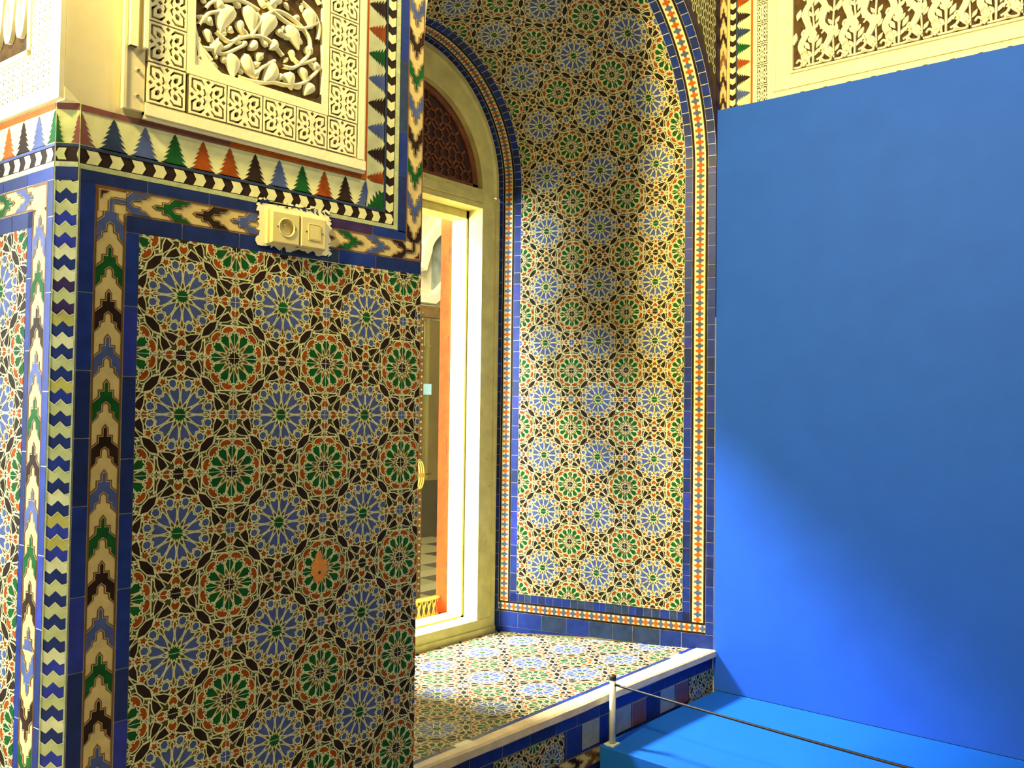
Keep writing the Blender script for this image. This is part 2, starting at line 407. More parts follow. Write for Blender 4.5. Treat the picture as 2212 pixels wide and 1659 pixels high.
def pierced(mb, outer, holes, mp, h0, h1, m, mside):
    """a flat plate of plaster with carved openings, raised from h0 to h1"""
    bm = bmesh.new(); es = []
    for loop in [outer]+holes:
        vs_ = [bm.verts.new((p[0]*100,p[1]*100,0)) for p in loop]
        es += [bm.edges.new((vs_[i], vs_[(i+1)%len(vs_)])) for i in range(len(vs_))]
    bmesh.ops.triangle_fill(bm, use_beauty=True, use_dissolve=False, edges=es)
    for f in bm.faces: mb.face([mp(v.co.x/100, v.co.y/100, h1) for v in f.verts], m)
    bm.free()
    for loop in [outer]+holes:
        for i in range(len(loop)):
            a, b_ = loop[i], loop[(i+1)%len(loop)]
            mb.face([mp(a[0],a[1],h0), mp(b_[0],b_[1],h0), mp(b_[0],b_[1],h1), mp(a[0],a[1],h1)], mside)
def knot(mb, mp, x0, y0, sx, sy, h0, h1):
    g = .02
    pierced(mb, [(x0+sx*a, y0+sy*b_) for a, b_ in ((g,g),(1-g,g),(1-g,1-g),(g,1-g))],
            [[(x0+sx*(g+a*(1-2*g)), y0+sy*(g+b_*(1-2*g))) for a, b_ in h] for h in KHOLES], mp, h0, h1, 'plaster_light', 'plaster')
def rectf(mb, mp, x0, x1, y0, y1, h, m): mb.face([mp(a,b,h) for a,b in ((x0,y0),(x1,y0),(x1,y1),(x0,y1))], m)
def rects(mb, mp, x0, x1, y0, y1, h0, h1, m): mb.slab([(x0,y0),(x1,y0),(x1,y1),(x0,y1)], mp, h0, h1, m)

# ------------------------------------------------------------------ setting
FLOOR = -1.77; TOP = 2.6
SPR, RF, RB = 0.75, 0.7755, 0.512          # springing height, front and back radius of the splayed arch
FXC, BXC = 1.4375, 1.429
def fline(x): return -0.0283*(x-0.66)      # the front wall runs a touch towards the room at its right end
mb = MB(); mb.box(-4.5, 3.2, -5.0, 0.86, FLOOR-.05, FLOOR, 'stone')
struct(mb.build('floor'), 'pale stone floor of the hall')
# left pier: chamfered below, square above
mb = MB()
mb.prism([(-.2085,.002),(.658,.002),(.914,.878),(-.3065,.878),(-.2385,.0305)], FLOOR, .338, 'wall_paint')
mb.prism([(-.2370,.0015),(.658,.0015),(.914,.878),(-.3065,.878)], .338, SPR, 'plaster')
struct(mb.build('wall_left'), 'square pier left of the niche')
# front wall over the arch
mb = MB(); N = 40
def arc_front(k): a = PI-PI*k/N; x = FXC+RF*math.cos(a); return Vector((x, fline(x), SPR+RF*math.sin(a)))
def arc_back(k): a = PI-PI*k/N; return Vector((BXC+RB*math.cos(a), .882, SPR+RB*math.sin(a)))
for k in range(N):
    a, b_ = arc_front(k), arc_front(k+1)
    mb.face([a, b_, (b_.x, b_.y, TOP), (a.x, a.y, TOP)], 'plaster')
    a2, b2 = arc_back(k), arc_back(k+1)
    mb.face([(a.x,a.y,TOP),(b_.x,b_.y,TOP),(b2.x,.882,TOP),(a2.x,.882,TOP)], 'plaster')
mb.prism([(-.2370,.0015),(.662,.0015),(.914,.878),(-.3065,.878)], SPR, TOP, 'plaster')
mb.prism([(2.213,-.044),(2.232,-.044),(2.6,-.044),(2.6,.878),(1.946,.878)], SPR, TOP, 'plaster')
struct(mb.build('wall_front'), 'wall above the tiled arch')
mb = MB(); mb.prism([(2.2165,-.0435),(2.232,-.0445),(2.6,-.0445),(2.6,.878),(1.9445,.878)], FLOOR, SPR, 'wall_paint')
mb.prism([(2.232,-.0445),(2.272,-1.044),(2.332,-2.544),(2.6,-2.544),(2.6,-.0445)], FLOOR, TOP, 'plaster')
struct(mb.build('wall_right'), 'wall right of the niche')
# back wall with the arched window opening
mb = MB()
for y in (.884, 1.04):
    for k in range(N):
        a, b_ = arc_back(k), arc_back(k+1); mb.face([(a.x,y,a.z),(b_.x,y,b_.z),(b_.x,y,TOP),(a.x,y,TOP)], 'wall_paint')
mb.box(-1.2, .917, .884, 1.04, FLOOR, TOP, 'wall_paint'); mb.box(1.941, 7.5, .884, 1.04, FLOOR, TOP, 'wall_paint')
mb.box(.917, 1.941, .884, 1.04, FLOOR, -1.19, 'wall_paint')
struct(mb.build('wall_back'), 'wall around the arched window')

# ------------------------------------------------------------------ pier front face P
def Pm(x, z, h): return Vector((x, -h, z))
def Pb(x, z, h): return Vector((x, -h, z+.018*(x+.1)))
pan = thing('tiled_wall_panel', 'tiled front of the left pier with star mosaic in chevron borders, socket set in it', 'tile panel', (.2, 0, -1.77))
mb = MB(); zellige(mb, Pm, (-.092,.661,-1.40,.118), rect_planes(-.092,.661,-1.40,.118)[:3]+[(.018,-1,.1148)], (0,0))
mb.build('star_mosaic', pan, False)
mb = MB(); R = random.Random(5)
tile_row(mb, Pm, -1.40, .113, -.119, -.092, .135, True, rnd=R)
tile_row(mb, Pm, -1.40, .195, -.2065, -.178, .175, True, rnd=R)
tile_row(mb, Pb, -.119, .661, .113, .146, .13, False, rnd=R, cols=['cobalt','navy','cobalt','slate'])
tile_row(mb, Pb, -.2065, .606, .195, .219, .15, False, rnd=R, cols=['navy','cobalt','navy','violet'])
tile_row(mb, Pb, .215, 1.05, .5775, .606, .15, True, rnd=R, cols=['cobalt','navy','slate','cobalt'])
mb.build('blue_border', pan, False)
mb = MB(); CS = ['sky','green','black']
chevrons(mb, lambda t,c,h: Pm(-.1488+.0288*c, t, h), -1.40, .146, .1651, .0857, CS)
chevrons(mb, lambda t,c,h: Pb(-t, .1705+.0245*c, h), -.235, .119, .149, .0857, CS)
chevrons(mb, lambda t,c,h: Pb(t, .1705+.0245*c, h), .235, .606, .635, .0857, ['black','sky','green'])
chevrons(mb, lambda t,c,h: Pb(.6335-.0285*c, -t, h), -1.05, -.195, -.250, .0857, ['sky','green','black'])
for x0, x1, sg, za, zb in ((-.1776,-.12,1,.146,.195), (.605,.662,-1,.195,.146)):   # corner squares: za inner edge, zb outer edge
    a, b_ = (x0, x1) if sg > 0 else (x1, x0); dz = 1 if zb > za else -1
    S4 = lambda x, z: (a+x*sg, zb-z*dz)     # measured in from the outer corner
    def cf(poly, m, h): mb.face([Pb(*S4(x,z), h) for x,z in poly], m)
    cf([(0,0),(.0576,0),(.0576,.049),(0,.049)], 'sand', .0003)
    cf([(0,0),(.0576,0),(.0576,.0055),(0,.0055)], 'umber', .0009); cf([(0,0),(.0055,0),(.0055,.049),(0,.049)], 'umber', .0010)
    cf([(.0085,.008),(.027,.008),(.022,.0125),(.0145,.015),(.0125,.022),(.0085,.027)], 'umber', .0010); cf([(.0105,.010),(.022,.010),(.018,.0125),(.0130,.0135),(.0105,.021)], 'black', .0013)
    for w_, m, h in ((.0062,'umber',.0010), (.0042,'sand',.0013), (.0032,'sky' if sg > 0 else 'black',.0016)):
        cf([(.0288-w_*.4,.0245),(.0288,.0245-w_),(.0288+w_,.0245+.002),(.0288+w_,.049),(.0288-w_,.049),(.0288-w_,.0245+.002)], m, h)
        cf([(.034-w_*1.2,.0245),(.034,.0245-w_),(.0576,.0245-w_),(.0576,.0245+w_),(.034,.0245+w_)], m, h)
mb.build('chevron_border', pan, False)
mb = MB()
rectf(mb, Pb, -.2085, .577, .219, .2285, .0012, 'moss'); rectf(mb, Pb, .563, .577, .2285, 1.05, .0012, 'moss')
rectf(mb, Pb, -.2085, .534, .2570, .2625, .0014, 'slate'); rectf(mb, Pb, .5295, .5345, .2625, 1.05, .0014, 'slate')
arrows(mb, lambda t,w,h: Pb(t, .2285+.0285*w, h), -.2085, .563, -.197, .0430)
arrows(mb, lambda t,w,h: Pb(.563-.0285*w, t, h), .257, 1.05, .262, .0430, True)
mb.build('arrow_border', pan, False)
mb = MB(); TS = ['brick','slate','sky','green','rust','rust','black','sky','green','rust','black','sky']
trees(mb, lambda t,w,h: Pb(t, .2625+.0645*w, h), -.2085, .473, -.2085, .0617, TS)
rectf(mb, Pb, .473, .5295, .2625, .327, 0, 'cream')
for p, m in (([(.5295,.2625),(.478,.2625),(.480,.272),(.487,.268),(.486,.284),(.496,.277),(.494,.296),(.505,.287),(.503,.306),(.514,.296),(.513,.310),(.522,.304),(.5295,.309)],'green'), ([(.473,.327),(.473,.2625),(.470,.2625),(.478,.30)],'sky')): mb.face([Pb(a,b_,.0008) for a,b_ in p], m)
trees(mb, lambda t,w,h: Pb(.5295-.0565*w, t, h), .327, 1.05, .336, .0617, ['rust','black','sky','black','sky','green','rust','black','rust'])
mb.build('tree_frieze', pan, False)
mb = MB()
rectf(mb, Pb, -.2085, .473, .327, .338, .0012, 'brick'); rectf(mb, Pb, .1, .473, .3275, .3375, .0014, 'orange'); rectf(mb, Pb, .460, .473, .338, 1.05, .0014, 'orange')
mb.build('orange_fillet', pan, False)
# broken plaster patch round the socket, and a filled drill hole
R = random.Random(11); ring = []
for k in range(100):
    t = k/100*4; s_ = int(t); q = t-s_
    x, z = [(.170+.195*q, .126), (.365, .126+.104*q), (.365-.195*q, .230), (.170, .230-.104*q)][s_]
    ring.append((x+R.uniform(-.006,.006), z+R.uniform(-.006,.006)))
mb = MB(); mb.face([Pb(x,z,.0028) for x,z in ring], 'plaster_light')
for k in range(14):
    x = .172+.0135*k; c = [(x+R.uniform(0,.012)+.006*math.cos(a), .222+R.uniform(-.003,.006)+.004*math.sin(a)) for a in (0,1.2,2.3,3.6,5.0)]
    mb.face([Pb(a,b_,.0034) for a,b_ in c], 'navy')
tag_ = mb.build('plaster_patch', pan, False)
mb = MB(); c = (.352, -.600)
mb.face([Pm(c[0]+r*math.cos(a)*.82, c[1]+r*math.sin(a), .0022) for a, r in [(k*.37, .024+.011*((k*7)%5)/5+(.016 if k in (4,5) else 0)) for k in range(17)]], 'filler')
mb.lathe([(.0001,.0035),(.0035,.003)], (c[0],-.001,c[1]-.006), 'hole', 10, (0,-1,0))
st_ = mb.build('plaster_plug', pan, False); st_['label'] = 'orange filler over a drilled hole'

# chamfered corner
CE = Vector((-.031,.030,0)).normalized(); CN = Vector((-.030,-.031,0)).normalized(); CO = Vector((-.209,0,0)); CW = .0431
def Cm(t, c, h): return CO + CE*(CW*c) + CN*h + Vector((0,0,t))
cor = thing('zigzag_corner_strip', 'vertical strip of blue and cream zigzag tiles on the chamfered corner of the pier', 'tile strip', (-.2245,.015,-1.77))
mb = MB(); zigzags(mb, Cm, -1.40, .194, .0413); mb.build('zigzag_tiles', cor, False)
mb = MB()
Cf = lambda a,b_,h: Cm(b_, a, h)
for e0, e1 in ((-.02,.05),(.95,1.02)): rectf(mb, Cf, e0, e1, -1.40, .338, .0004, 'moss')
mb.build('grout_line', cor, False)
mb = MB()
rectf(mb, Cf, .03, .97, .194, .219, .001, 'navy'); rectf(mb, Cf, .03,.97,.219,.2285,.0012,'moss'); rectf(mb, Cf, .03,.97,.2285,.257,.0006,'black'); rectf(mb, Cf, .03,.97,.257,.2625,.0012,'slate')
mb.face([Cm(t,c,.0012) for c,t in ((.52,.232),(.85,.232),(1.0,.243),(.85,.254),(.52,.254),(.62,.243))], 'lime'); mb.face([Cm(t,c,.0012) for c,t in ((.03,.232),(.1,.243),(.03,.254))], 'lime')
rectf(mb, Cf, .03,.97,.2625,.326,.0006,'lime'); rectf(mb, Cf, .03,.97,.326,.338,.0012,'brick')
for s_, m in ((0,'brick'),(1,'green')):
    L = [(0,.318)]
    for i in range(6): x = .06+.30*(i+1)/6; z = .318-.054*(i+1)/6; L += [(x,z),(x*.6 if i<5 else x,z)]
    L.append((0,.264)); mb.face([Cm(z, (c*.92+.03 if not s_ else .97-c*.92), .0013) for c,z in L], m)
mb.build('corner_frieze', cor, False)
mb = MB()
a, b_, c = Cm(.338,0,.001), Cm(.338,1,.001), Vector((-.2376,-.0005,.362))
mb.face([a, b_, c], 'plaster_light'); mb.face([a, (-.2376,0,.338), c], 'plaster_light'); mb.face([b_, (-.2376,0,.338), c], 'plaster_light')
mb.build('chamfer_stop', cor, False)

# carved plaster panel above
sp = thing('carved_plaster_panel', 'cream carved plaster panel of pear-shaped leaves and vines in a knotwork border on the pier', 'wall carving', (.15, 0, .34))
H0 = .014
mb = MB()
rects(mb, Pb, -.093, .459, .339, .371, .0, H0*.75, 'plaster_light'); rects(mb, Pb, -.093, .459, .346, .368, .0, H0, 'plaster_light')
rects(mb, Pb, .432, .459, .371, 1.05, .0, H0*.75, 'plaster_light'); rects(mb, Pb, .4345, .453, .371, 1.05, .0, H0, 'plaster_light')
rects(mb, Pb, -.0095, .344, .4525, .474, 0, H0, 'plaster_light'); rects(mb, Pb, .3265, .344, .474, 1.05, 0, H0, 'plaster_light'); rects(mb, Pb, -.0095, .008, .474, 1.05, 0, H0, 'plaster_light')
mb.build('moulded_frame', sp)
mb = MB()
rectf(mb, Pb, -.0935, .4335, .370, 1.05, .0025, 'plaster_dirt_shade')
for k in range(6): knot(mb, Pb, -.091+.0868*k if k else -.091, .3715, .0815 if k == 0 else .0868, .081, .0025, H0)
for k in range(1, 8):
    knot(mb, Pb, -.091, .3715+.0815*k, .0815, .0815, .0025, H0)
    knot(mb, Pb, .3455, .3715+.0815*k, .0865, .0815, .0025, H0)
mb.build('knotwork_border', sp, False)
mb = MB()
def leaf(a, b_, wd, hh=.013, m='plaster_light', bend=0.0):
    a = Vector(a); b_ = Vector(b_); d = b_-a; L = d.length; d /= L; n = Vector((-d.y, d.x)); rows = []
    for i in range(11):
        t = i/10; prof = (math.sin(PI*min(1,(t*1.0)**.62)))**.8 if 0 < t < 1 else 0.02
        c = a + d*(L*t) + n*(bend*L*math.sin(PI*t)*(.4)); ww = wd*.5*prof
        rows.append([Pb(c.x+n.x*ww*s_, c.y+n.y*ww*s_, .0025+hh*(1-.55*abs(s_)**2.2)*(.55+.45*prof) if abs(s_) < 1 else .0025) for s_ in (-1,-.92,-.6,-.25,0,.25,.6,.92,1)])
    mb.grid(rows, m)
def stem(path, wd=.008, hh=.010):
    p = smooth(path, 6); rows = []
    for i, q in enumerate(p):
        a = Vector(p[max(i-1,0)]); b_ = Vector(p[min(i+1,len(p)-1)]); d = (b_-a).normalized(); n = Vector((-d.y, d.x))
        rows.append([Pb(q[0]+n.x*wd*s_/2, q[1]+n.y*wd*s_/2, .0025 if abs(s_) == 1 else .0025+hh*(1-.3*s_*s_)) for s_ in (-1,-.8,0,.8,1)])
    mb.grid(rows, 'plaster_light')
LV = [(0.096,0.626,0.066,0.558,0.042),(0.128,0.641,0.143,0.587,0.036),(0.199,0.642,0.166,0.574,0.042),(0.231,0.632,0.264,0.585,0.036),(0.067,0.541,0.055,0.509,0.029),(0.089,0.526,0.1,0.474,0.036),(0.124,0.534,0.158,0.486,0.033),(0.201,0.538,0.169,0.48,0.036),(0.24,0.528,0.248,0.488,0.033),(0.269,0.546,0.284,0.517,0.024),(0.307,0.514,0.281,0.485,0.027),(0.284,0.688,0.299,0.645,0.036),(0.113,0.603,0.12,0.573,0.021),(0.302,0.559,0.326,0.56,0.021),(0.055,0.626,0.081,0.615,0.024),(0.153,0.57,0.134,0.546,0.020),(0.167,0.545,0.157,0.527,0.020),(0.204,0.587,0.187,0.563,0.022),(0.215,0.685,0.185,0.658,0.022),(0.033,0.558,0.042,0.533,0.018),
      (.10,.70,.075,.65,.036),(.14,.72,.17,.68,.036),(.23,.76,.26,.70,.04),(.05,.74,.03,.68,.036),(.18,.80,.15,.74,.036),(.30,.78,.28,.73,.036),(.07,.84,.10,.78,.036),(.25,.86,.22,.80,.036),
      (.038,.585,.050,.570,.016),(.205,.612,.222,.600,.016),(.128,.560,.120,.545,.014),(.155,.505,.146,.492,.016),(.222,.515,.212,.500,.016),(.288,.600,.300,.585,.016),(.085,.580,.098,.570,.014),(.25,.66,.262,.648,.016),(.175,.700,.160,.690,.018)]
for i, (a, b_, c, d, wd) in enumerate(LV): leaf((a,b_), (c,d), wd, bend=.25 if i % 2 else -.25)
STM = [[(0.008,0.541),(0.015,0.527),(0.025,0.516),(0.037,0.506),(0.049,0.496)],[(0.018,0.561),(0.038,0.591),(0.062,0.604)],[(0.028,0.517),(0.052,0.522),(0.083,0.535),(0.107,0.56),(0.153,0.582),(0.187,0.581),(0.222,0.559)],[(0.155,0.488),(0.164,0.511),(0.201,0.541)],[(0.109,0.48),(0.135,0.479),(0.168,0.483),(0.202,0.493),(0.23,0.495),(0.273,0.51),(0.302,0.535),(0.321,0.559)],[(0.222,0.535),(0.254,0.542),(0.29,0.581),(0.293,0.616),(0.27,0.64),(0.227,0.655),(0.192,0.649),(0.159,0.61),(0.14,0.574)],[(0.032,0.6),(0.049,0.621),(0.086,0.637),(0.118,0.646),(0.158,0.64)],[(0.057,0.561),(0.088,0.548),(0.114,0.568)],[(0.315,0.624),(0.318,0.656),(0.303,0.682),(0.269,0.698)],[(0.239,0.574),(0.265,0.554),(0.309,0.577)],[(0.045,0.545),(0.07,0.517),(0.121,0.55)],[(0.178,0.665),(0.199,0.648),(0.263,0.634),(0.314,0.664)],
       [(.02,.62),(.05,.66),(.10,.69),(.16,.70),(.21,.68)],[(.16,.70),(.20,.74),(.27,.75),(.32,.71)],[(.02,.70),(.06,.76),(.12,.78),(.18,.76)],[(.04,.84),(.12,.82),(.20,.84),(.29,.82)]]
for s_ in STM: stem(s_)
R = random.Random(31)
for k in range(75):
    x, z = R.uniform(.02,.315), R.uniform(.485,.86); a = R.uniform(0,6.28); l = R.uniform(.014,.026)
    leaf((x,z), (x+l*math.cos(a), z+l*math.sin(a)), l*.62, .008)
# plain spandrel below the round of the vine
arcp = [(.010+.30*(1-math.cos(t))*.5+.0, .60-.125*math.sin(t)) for t in [k*PI/2/10 for k in range(11)]]
mb.slab([(.008,.474)]+[(.008,.585),(.012,.550),(.022,.520),(.038,.498),(.058,.482),(.072,.474)], Pb, .0025, .0115, 'plaster_light')
for p in ([(.012,.520),(.016,.497),(.014,.495)], [(.018,.492),(.021,.496),(.024,.490)], [(.284,.474),(.326,.474),(.326,.500),(.312,.484)]): mb.face([Pb(a,b_,.0120) for a,b_ in p], 'plaster_dirt_shade')
mb.build('vine_relief', sp, True)

# trunking on the plaster
tk = thing('cable_trunking', 'cream plastic cable trunking running down the plaster beside the carved panel', 'cable trunking', (-.114, 0, .355))
mb = MB(); rects(mb, Pb, -.1345, -.0935, .352, 1.05, 0, .010, 'plaster'); rects(mb, Pb, -.1355, -.1300, .350, 1.05, 0, .0125, 'plaster'); mb.build('channel', tk)
mb = MB(); rects(mb, Pb, -.1285, -.1125, .472, 1.05, .010, .020, 'plaster_light'); rects(mb, Pb, -.1015, -.0935, .474, 1.05, .010, .022, 'plaster_light'); rects(mb, Pb, -.1275,-.1135,.4715,.4722,.011,.0195,'hole'); mb.build('cover', tk)
for z in (.380, .430):
    mb = MB(); mb.lathe([(.0002,.0135),(.0034,.0130),(.0040,.0118),(.0040,.0095)], Pb(-.108, z, 0), 'screw_steel', 14, (0,-1,0)); rects(mb, Pb, -.1108, -.1052, z-.0005, z+.0005, .0128, .0139, 'hole'); mb.build('screw', tk)

# socket and blank plate
so = thing('power_socket', 'cream double wall plate with round power socket and blank square plate', 'power socket', (.27, 0, .175))
def plate(x0, x1, z0, z1, nm):
    mb = MB(); rects(mb, Pb, x0-.006, x1+.002, z0-.002, z1+.002, 0, .010, 'socket_plastic')
    bv = .003; i = len(mb.v)
    o1 = [(x0,z0),(x1,z0),(x1,z1),(x0,z1)]; o2 = [(x0+bv,z0+bv),(x1-bv,z0+bv),(x1-bv,z1-bv),(x0+bv,z1-bv)]
    mb.grid([[Pb(a,b_,.010) for a,b_ in o1],[Pb(a,b_,.0155) for a,b_ in o1],[Pb(a,b_,.0175) for a,b_ in o2]], 'socket_plastic', True, False)
    return mb, o2
def screw_head(x, z, parent):
    mb = MB(); mb.lathe([(.0001,.0184),(.0022,.0182),(.0026,.0172)], Pb(x,z,0), 'dark_wood', 12, (0,-1,0)); return mb.build('screw', parent)
z0, z1 = .1345, .2065
mb, o2 = plate(.196, .2695, z0, z1, 'socket_plate'); cx, cz = .2350, .1715; RR = .0190
pierced(mb, o2, [[(cx+RR*math.cos(2*PI*k/28), cz+RR*math.sin(2*PI*k/28)) for k in range(28)]], Pb, .006, .0175, 'socket_plastic', 'socket_plastic')
mb.face([Pb(cx+RR*math.cos(2*PI*k/28), cz+RR*math.sin(2*PI*k/28), .0075) for k in range(28)], 'socket_plastic')
pl = mb.build('socket_plate', so)
mb = MB(); mb.lathe([(RR,.0172),(RR+.0005,.0190),(RR+.0022,.0190),(RR+.0030,.0172)], Pb(cx,cz,0), 'socket_plastic', 28, (0,-1,0)); mb.build('socket_rim', pl)
for dx, dz in ((-.0085,.006),(.0065,-.007)):
    mb = MB(); mb.lathe([(.0001,.0079),(.0026,.0078),(.0028,.007)], Pb(cx+dx*.6,cz+dz*.3,0), 'hole', 12, (0,-1,0)); mb.build('pin_hole', pl)
mb = MB(); mb.lathe([(.0001,.016),(.0019,.0155),(.0022,.0075)], Pb(cx-.004,cz+.009,0), 'brass', 12, (0,-1,0)); mb.build('earth_pin', pl)
for dx in (-.0235, .0225): screw_head(cx+dx, cz, pl)
mb, o2 = plate(.2725, .3425, z0, z1, 'blank_plate'); mb.face([Pb(a,b_,.0175) for a,b_ in o2], 'socket_plastic'); pl = mb.build('blank_plate', so)
mb = MB(); pierced(mb, [(.293,.153),(.326,.153),(.326,.190),(.293,.190)], [[(.2942,.1542),(.3248,.1542),(.3248,.1888),(.2942,.1888)]], Pb, .0172, .0188, 'socket_plastic', 'socket_plastic'); rects(mb, Pb, .2955,.3235,.1555,.1875,.0172,.0186,'socket_plastic'); mb.build('square_insert', pl)
for x in (.2875, .3315): screw_head(x, .1715, pl)

# ------------------------------------------------------------------ pier left face Q
QA = -.08; QD = Vector((math.sin(QA), math.cos(QA), 0)); QN = Vector((-math.cos(QA), math.sin(QA), 0)); QO = Vector((-.24,.030,0))
def Qm(q, z, h): return QO + QD*q + QN*h + Vector((0,0,z))
qp = thing('tiled_wall_panel', 'brightly daylit tile panel on the left side of the pier', 'tile panel', tuple(Qm(.2,-1.77,0)))
mb = MB(); zellige(mb, Qm, (.098,.60,-1.40,.113), rect_planes(.098,.60,-1.40,.113), (.205,0)); mb.build('star_mosaic', qp, False)
mb = MB(); R = random.Random(9)
tile_row(mb, Qm, -1.40, .195, .001, .023, .15, True, rnd=R); tile_row(mb, Qm, -1.40, .146, .079, .098, .16, True, rnd=R)
tile_row(mb, Qm, .001, .60, .195, .219, .09, False, rnd=R); tile_row(mb, Qm, .079, .60, .113, .146, .07, False, rnd=R)
mb.build('blue_border', qp, False)
mb = MB()
chevrons(mb, lambda t,c,h: Qm(.051+.028*c, t, h), -.68, .146, .130, .0857, CS)
chevrons(mb, lambda t,c,h: Qm(.051+.028*c, -t, h), .68, 1.40, .76, .0857, CS)
chevrons(mb, lambda t,c,h: Qm(-t, .1705+.0245*c, h), -.60, -.079, -.072, .0857, CS)
rectf(mb, Qm, .023, .079, .146, .195, .0004, 'sand'); rectf(mb, Qm, .023, .079, .189, .195, .001, 'umber'); rectf(mb, Qm, .023, .029, .146, .189, .001, 'umber')
mb.build('chevron_border', qp, False)
mb = MB()
rectf(mb, Qm, .001, .6, .219, .2285, .0012, 'moss'); rectf(mb, Qm, .001, .6, .257, .2625, .0014, 'sky')
arrows(mb, lambda t,w,h: Qm(t, .2285+.0285*w, h), .001, .6, .008, .0430, True); mb.build('arrow_border', qp, False)
mb = MB(); trees(mb, lambda t,w,h: Qm(t, .2625+.0645*w, h), .001, .6, .003, .0617, ['green','sky','black','orange','green','sky','black']); mb.build('tree_frieze', qp, False)
mb = MB(); rectf(mb, Qm, .001, .6, .327, .338, .0012, 'orange'); mb.build('orange_fillet', qp, False)
qs = thing('carved_plaster_panel', 'sunlit white carved plaster panel with scrolls and latticed border left of the pier corner', 'wall carving', tuple(Qm(.2,.34,0)))
mb = MB()
rects(mb, Qm, -.028, .60, .340, .366, 0, .010, 'plaster_light'); rects(mb, Qm, -.028, .004, .366, 1.05, 0, .010, 'plaster_light'); rects(mb, Qm, .086, .098, .456, 1.05, 0, .012, 'plaster_light'); rects(mb, Qm, .098, .6, .444, .456, 0, .012, 'plaster_light')
mb.build('moulded_frame', qs)
mb = MB(); rectf(mb, Qm, .004, .6, .366, 1.05, .003, 'plaster_dirt_shade')
HL = [[(.5,.10),(.62,.28),(.56,.42),(.44,.42),(.38,.28)], [(.5,.58),(.60,.72),(.5,.92),(.40,.72)], [(.08,.42),(.18,.52),(.18,.70),(.08,.78),(.03,.6)], [(.92,.42),(.97,.6),(.92,.78),(.82,.70),(.82,.52)]]
def lattice(x0, x1, y0, y1, s_):
    nx = max(1, round((x1-x0)/s_)); ny = max(1, round((y1-y0)/s_)); a = (x1-x0)/nx; b_ = (y1-y0)/ny
    for i in range(nx):
        for j in range(ny):
            X, Y = x0+i*a, y0+j*b_
            pierced(mb, [(X,Y),(X+a,Y),(X+a,Y+b_),(X,Y+b_)], [[(X+a*p, Y+b_*q) for p, q in h] for h in HL], Qm, .003, .009, 'plaster_light', 'plaster')
lattice(.004, .086, .366, 1.03, .0205); lattice(.086, .35, .366, .444, .0205)
mb.build('lattice_border', qs, False)
mb = MB()
def qstem(path, wd): 
    p = smooth(path, 8); n = len(p)
    mb.slab(ribbon(p, [wd*(.35+.65*math.sin(PI*(i+.5)/n)) for i in range(n)]), Qm, .003, .011, 'plaster_light')
for k in range(5):
    x = .11+.05*k
    qstem([(x,1.0),(x+.006,.80),(x+.004,.60),(x+.02,.50),(x+.032,.53),(x+.026,.57)], .022); qstem([(x+.03,.98),(x+.034,.75),(x+.042,.62),(x+.046,.70)], .016)
    for j in range(7): qstem([(x+.012,.52+.07*j),(x+.03,.55+.07*j),(x+.02,.585+.07*j)], .014)
mb.build('scroll_relief', qs, True)

# ------------------------------------------------------------------ splayed niche: jamb and vault lining
JL = .965; RM = .645
def Jm(u, v, h):
    f = u/JL
    def base(f, v):
        if v <= SPR:
            return Vector((2.213+(1.941-2.213)*f, -.044+(.882+.044)*f, v))
        a = (v-SPR)/RM; r = RF+(RB-RF)*f; xc = FXC+(BXC-FXC)*f; x = xc+r*math.cos(a)
        y0_ = fline(FXC+RF*math.cos(a)); return Vector((x, y0_+(.882-y0_)*f, SPR+r*math.sin(a)))
    p = base(f, v)
    if h:
        e = 1e-3; du = base(f+e, v)-base(f-e, v); dv = base(f, v+e)-base(f, v-e); n = dv.cross(du).normalized()
        if n.dot(Vector((1.43,p.y,min(v,.6)))-p) < 0: n = -n
        p = p+n*h
    return p
VT = SPR+RM*PI; DV = .02
niche = thing('tiled_niche_lining', 'splayed tiled jamb and arched soffit with star mosaic framed by red and blue cross border', 'tile lining', (2.08,.42,-1.17))
mb = MB(); zellige(mb, Jm, (.124,.844,-1.020,VT), rect_planes(.124,.844,-1.020,VT), (.724,.3023), strips=(SPR,DV), lh=.0009); mb.build('star_mosaic', niche, False)
mb = MB(); R = random.Random(21)
JB = ['cobalt','cobalt','ultra','cobalt','navy']
def jcol(u0_, u1_, ln):
    tile_row(mb, Jm, -1.10 if u0_ < .03 or u0_ > .9 else -1.055, SPR, u0_, u1_, ln, True, rnd=R, cols=JB)
    v = SPR
    while v < VT:
        e = min(VT, v+ln*.62); n = 3
        for k in range(n):
            a, b_ = v+(e-v)*k/n, v+(e-v)*(k+1)/n
            mb.face([Jm(x,y,0) for x,y in ((u0_,a),(u1_,a),(u1_,b_),(u0_,b_))], 'grout')
            g0 = .0012 if k == 0 else 0; g1 = .0012 if k == n-1 else 0
            mb.face([Jm(x,y,.001) for x,y in ((u0_+.001,a+g0),(u1_-.001,a+g0),(u1_-.001,b_-g1),(u0_+.001,b_-g1))], 'navy' if k < n and random.Random(int(v*997)).random() < .6 else 'cobalt')
        v = e
jcol(.001, .032, .062); jcol(.094, .124, .062); jcol(.844, .876, .062); jcol(.931, .964, .06)
tile_row(mb, Jm, .094, .876, -1.055, -1.020, .032, False, rnd=R, cols=['slate','cobalt','navy','cobalt','slate'])
mb.build('blue_border', niche, False)
mb = MB(); tile_row(mb, Jm, .001, .964, -1.165, -1.10, .105, False, rnd=R, cols=['cobalt','cobalt','cobalt','slate','cobalt']); 
mb.face([Jm(.5,-1.165,.0), Jm(.964,-1.165,.0), Jm(.964,-1.195,.0)], 'cobalt')
mb.build('skirting_tiles', niche, False)
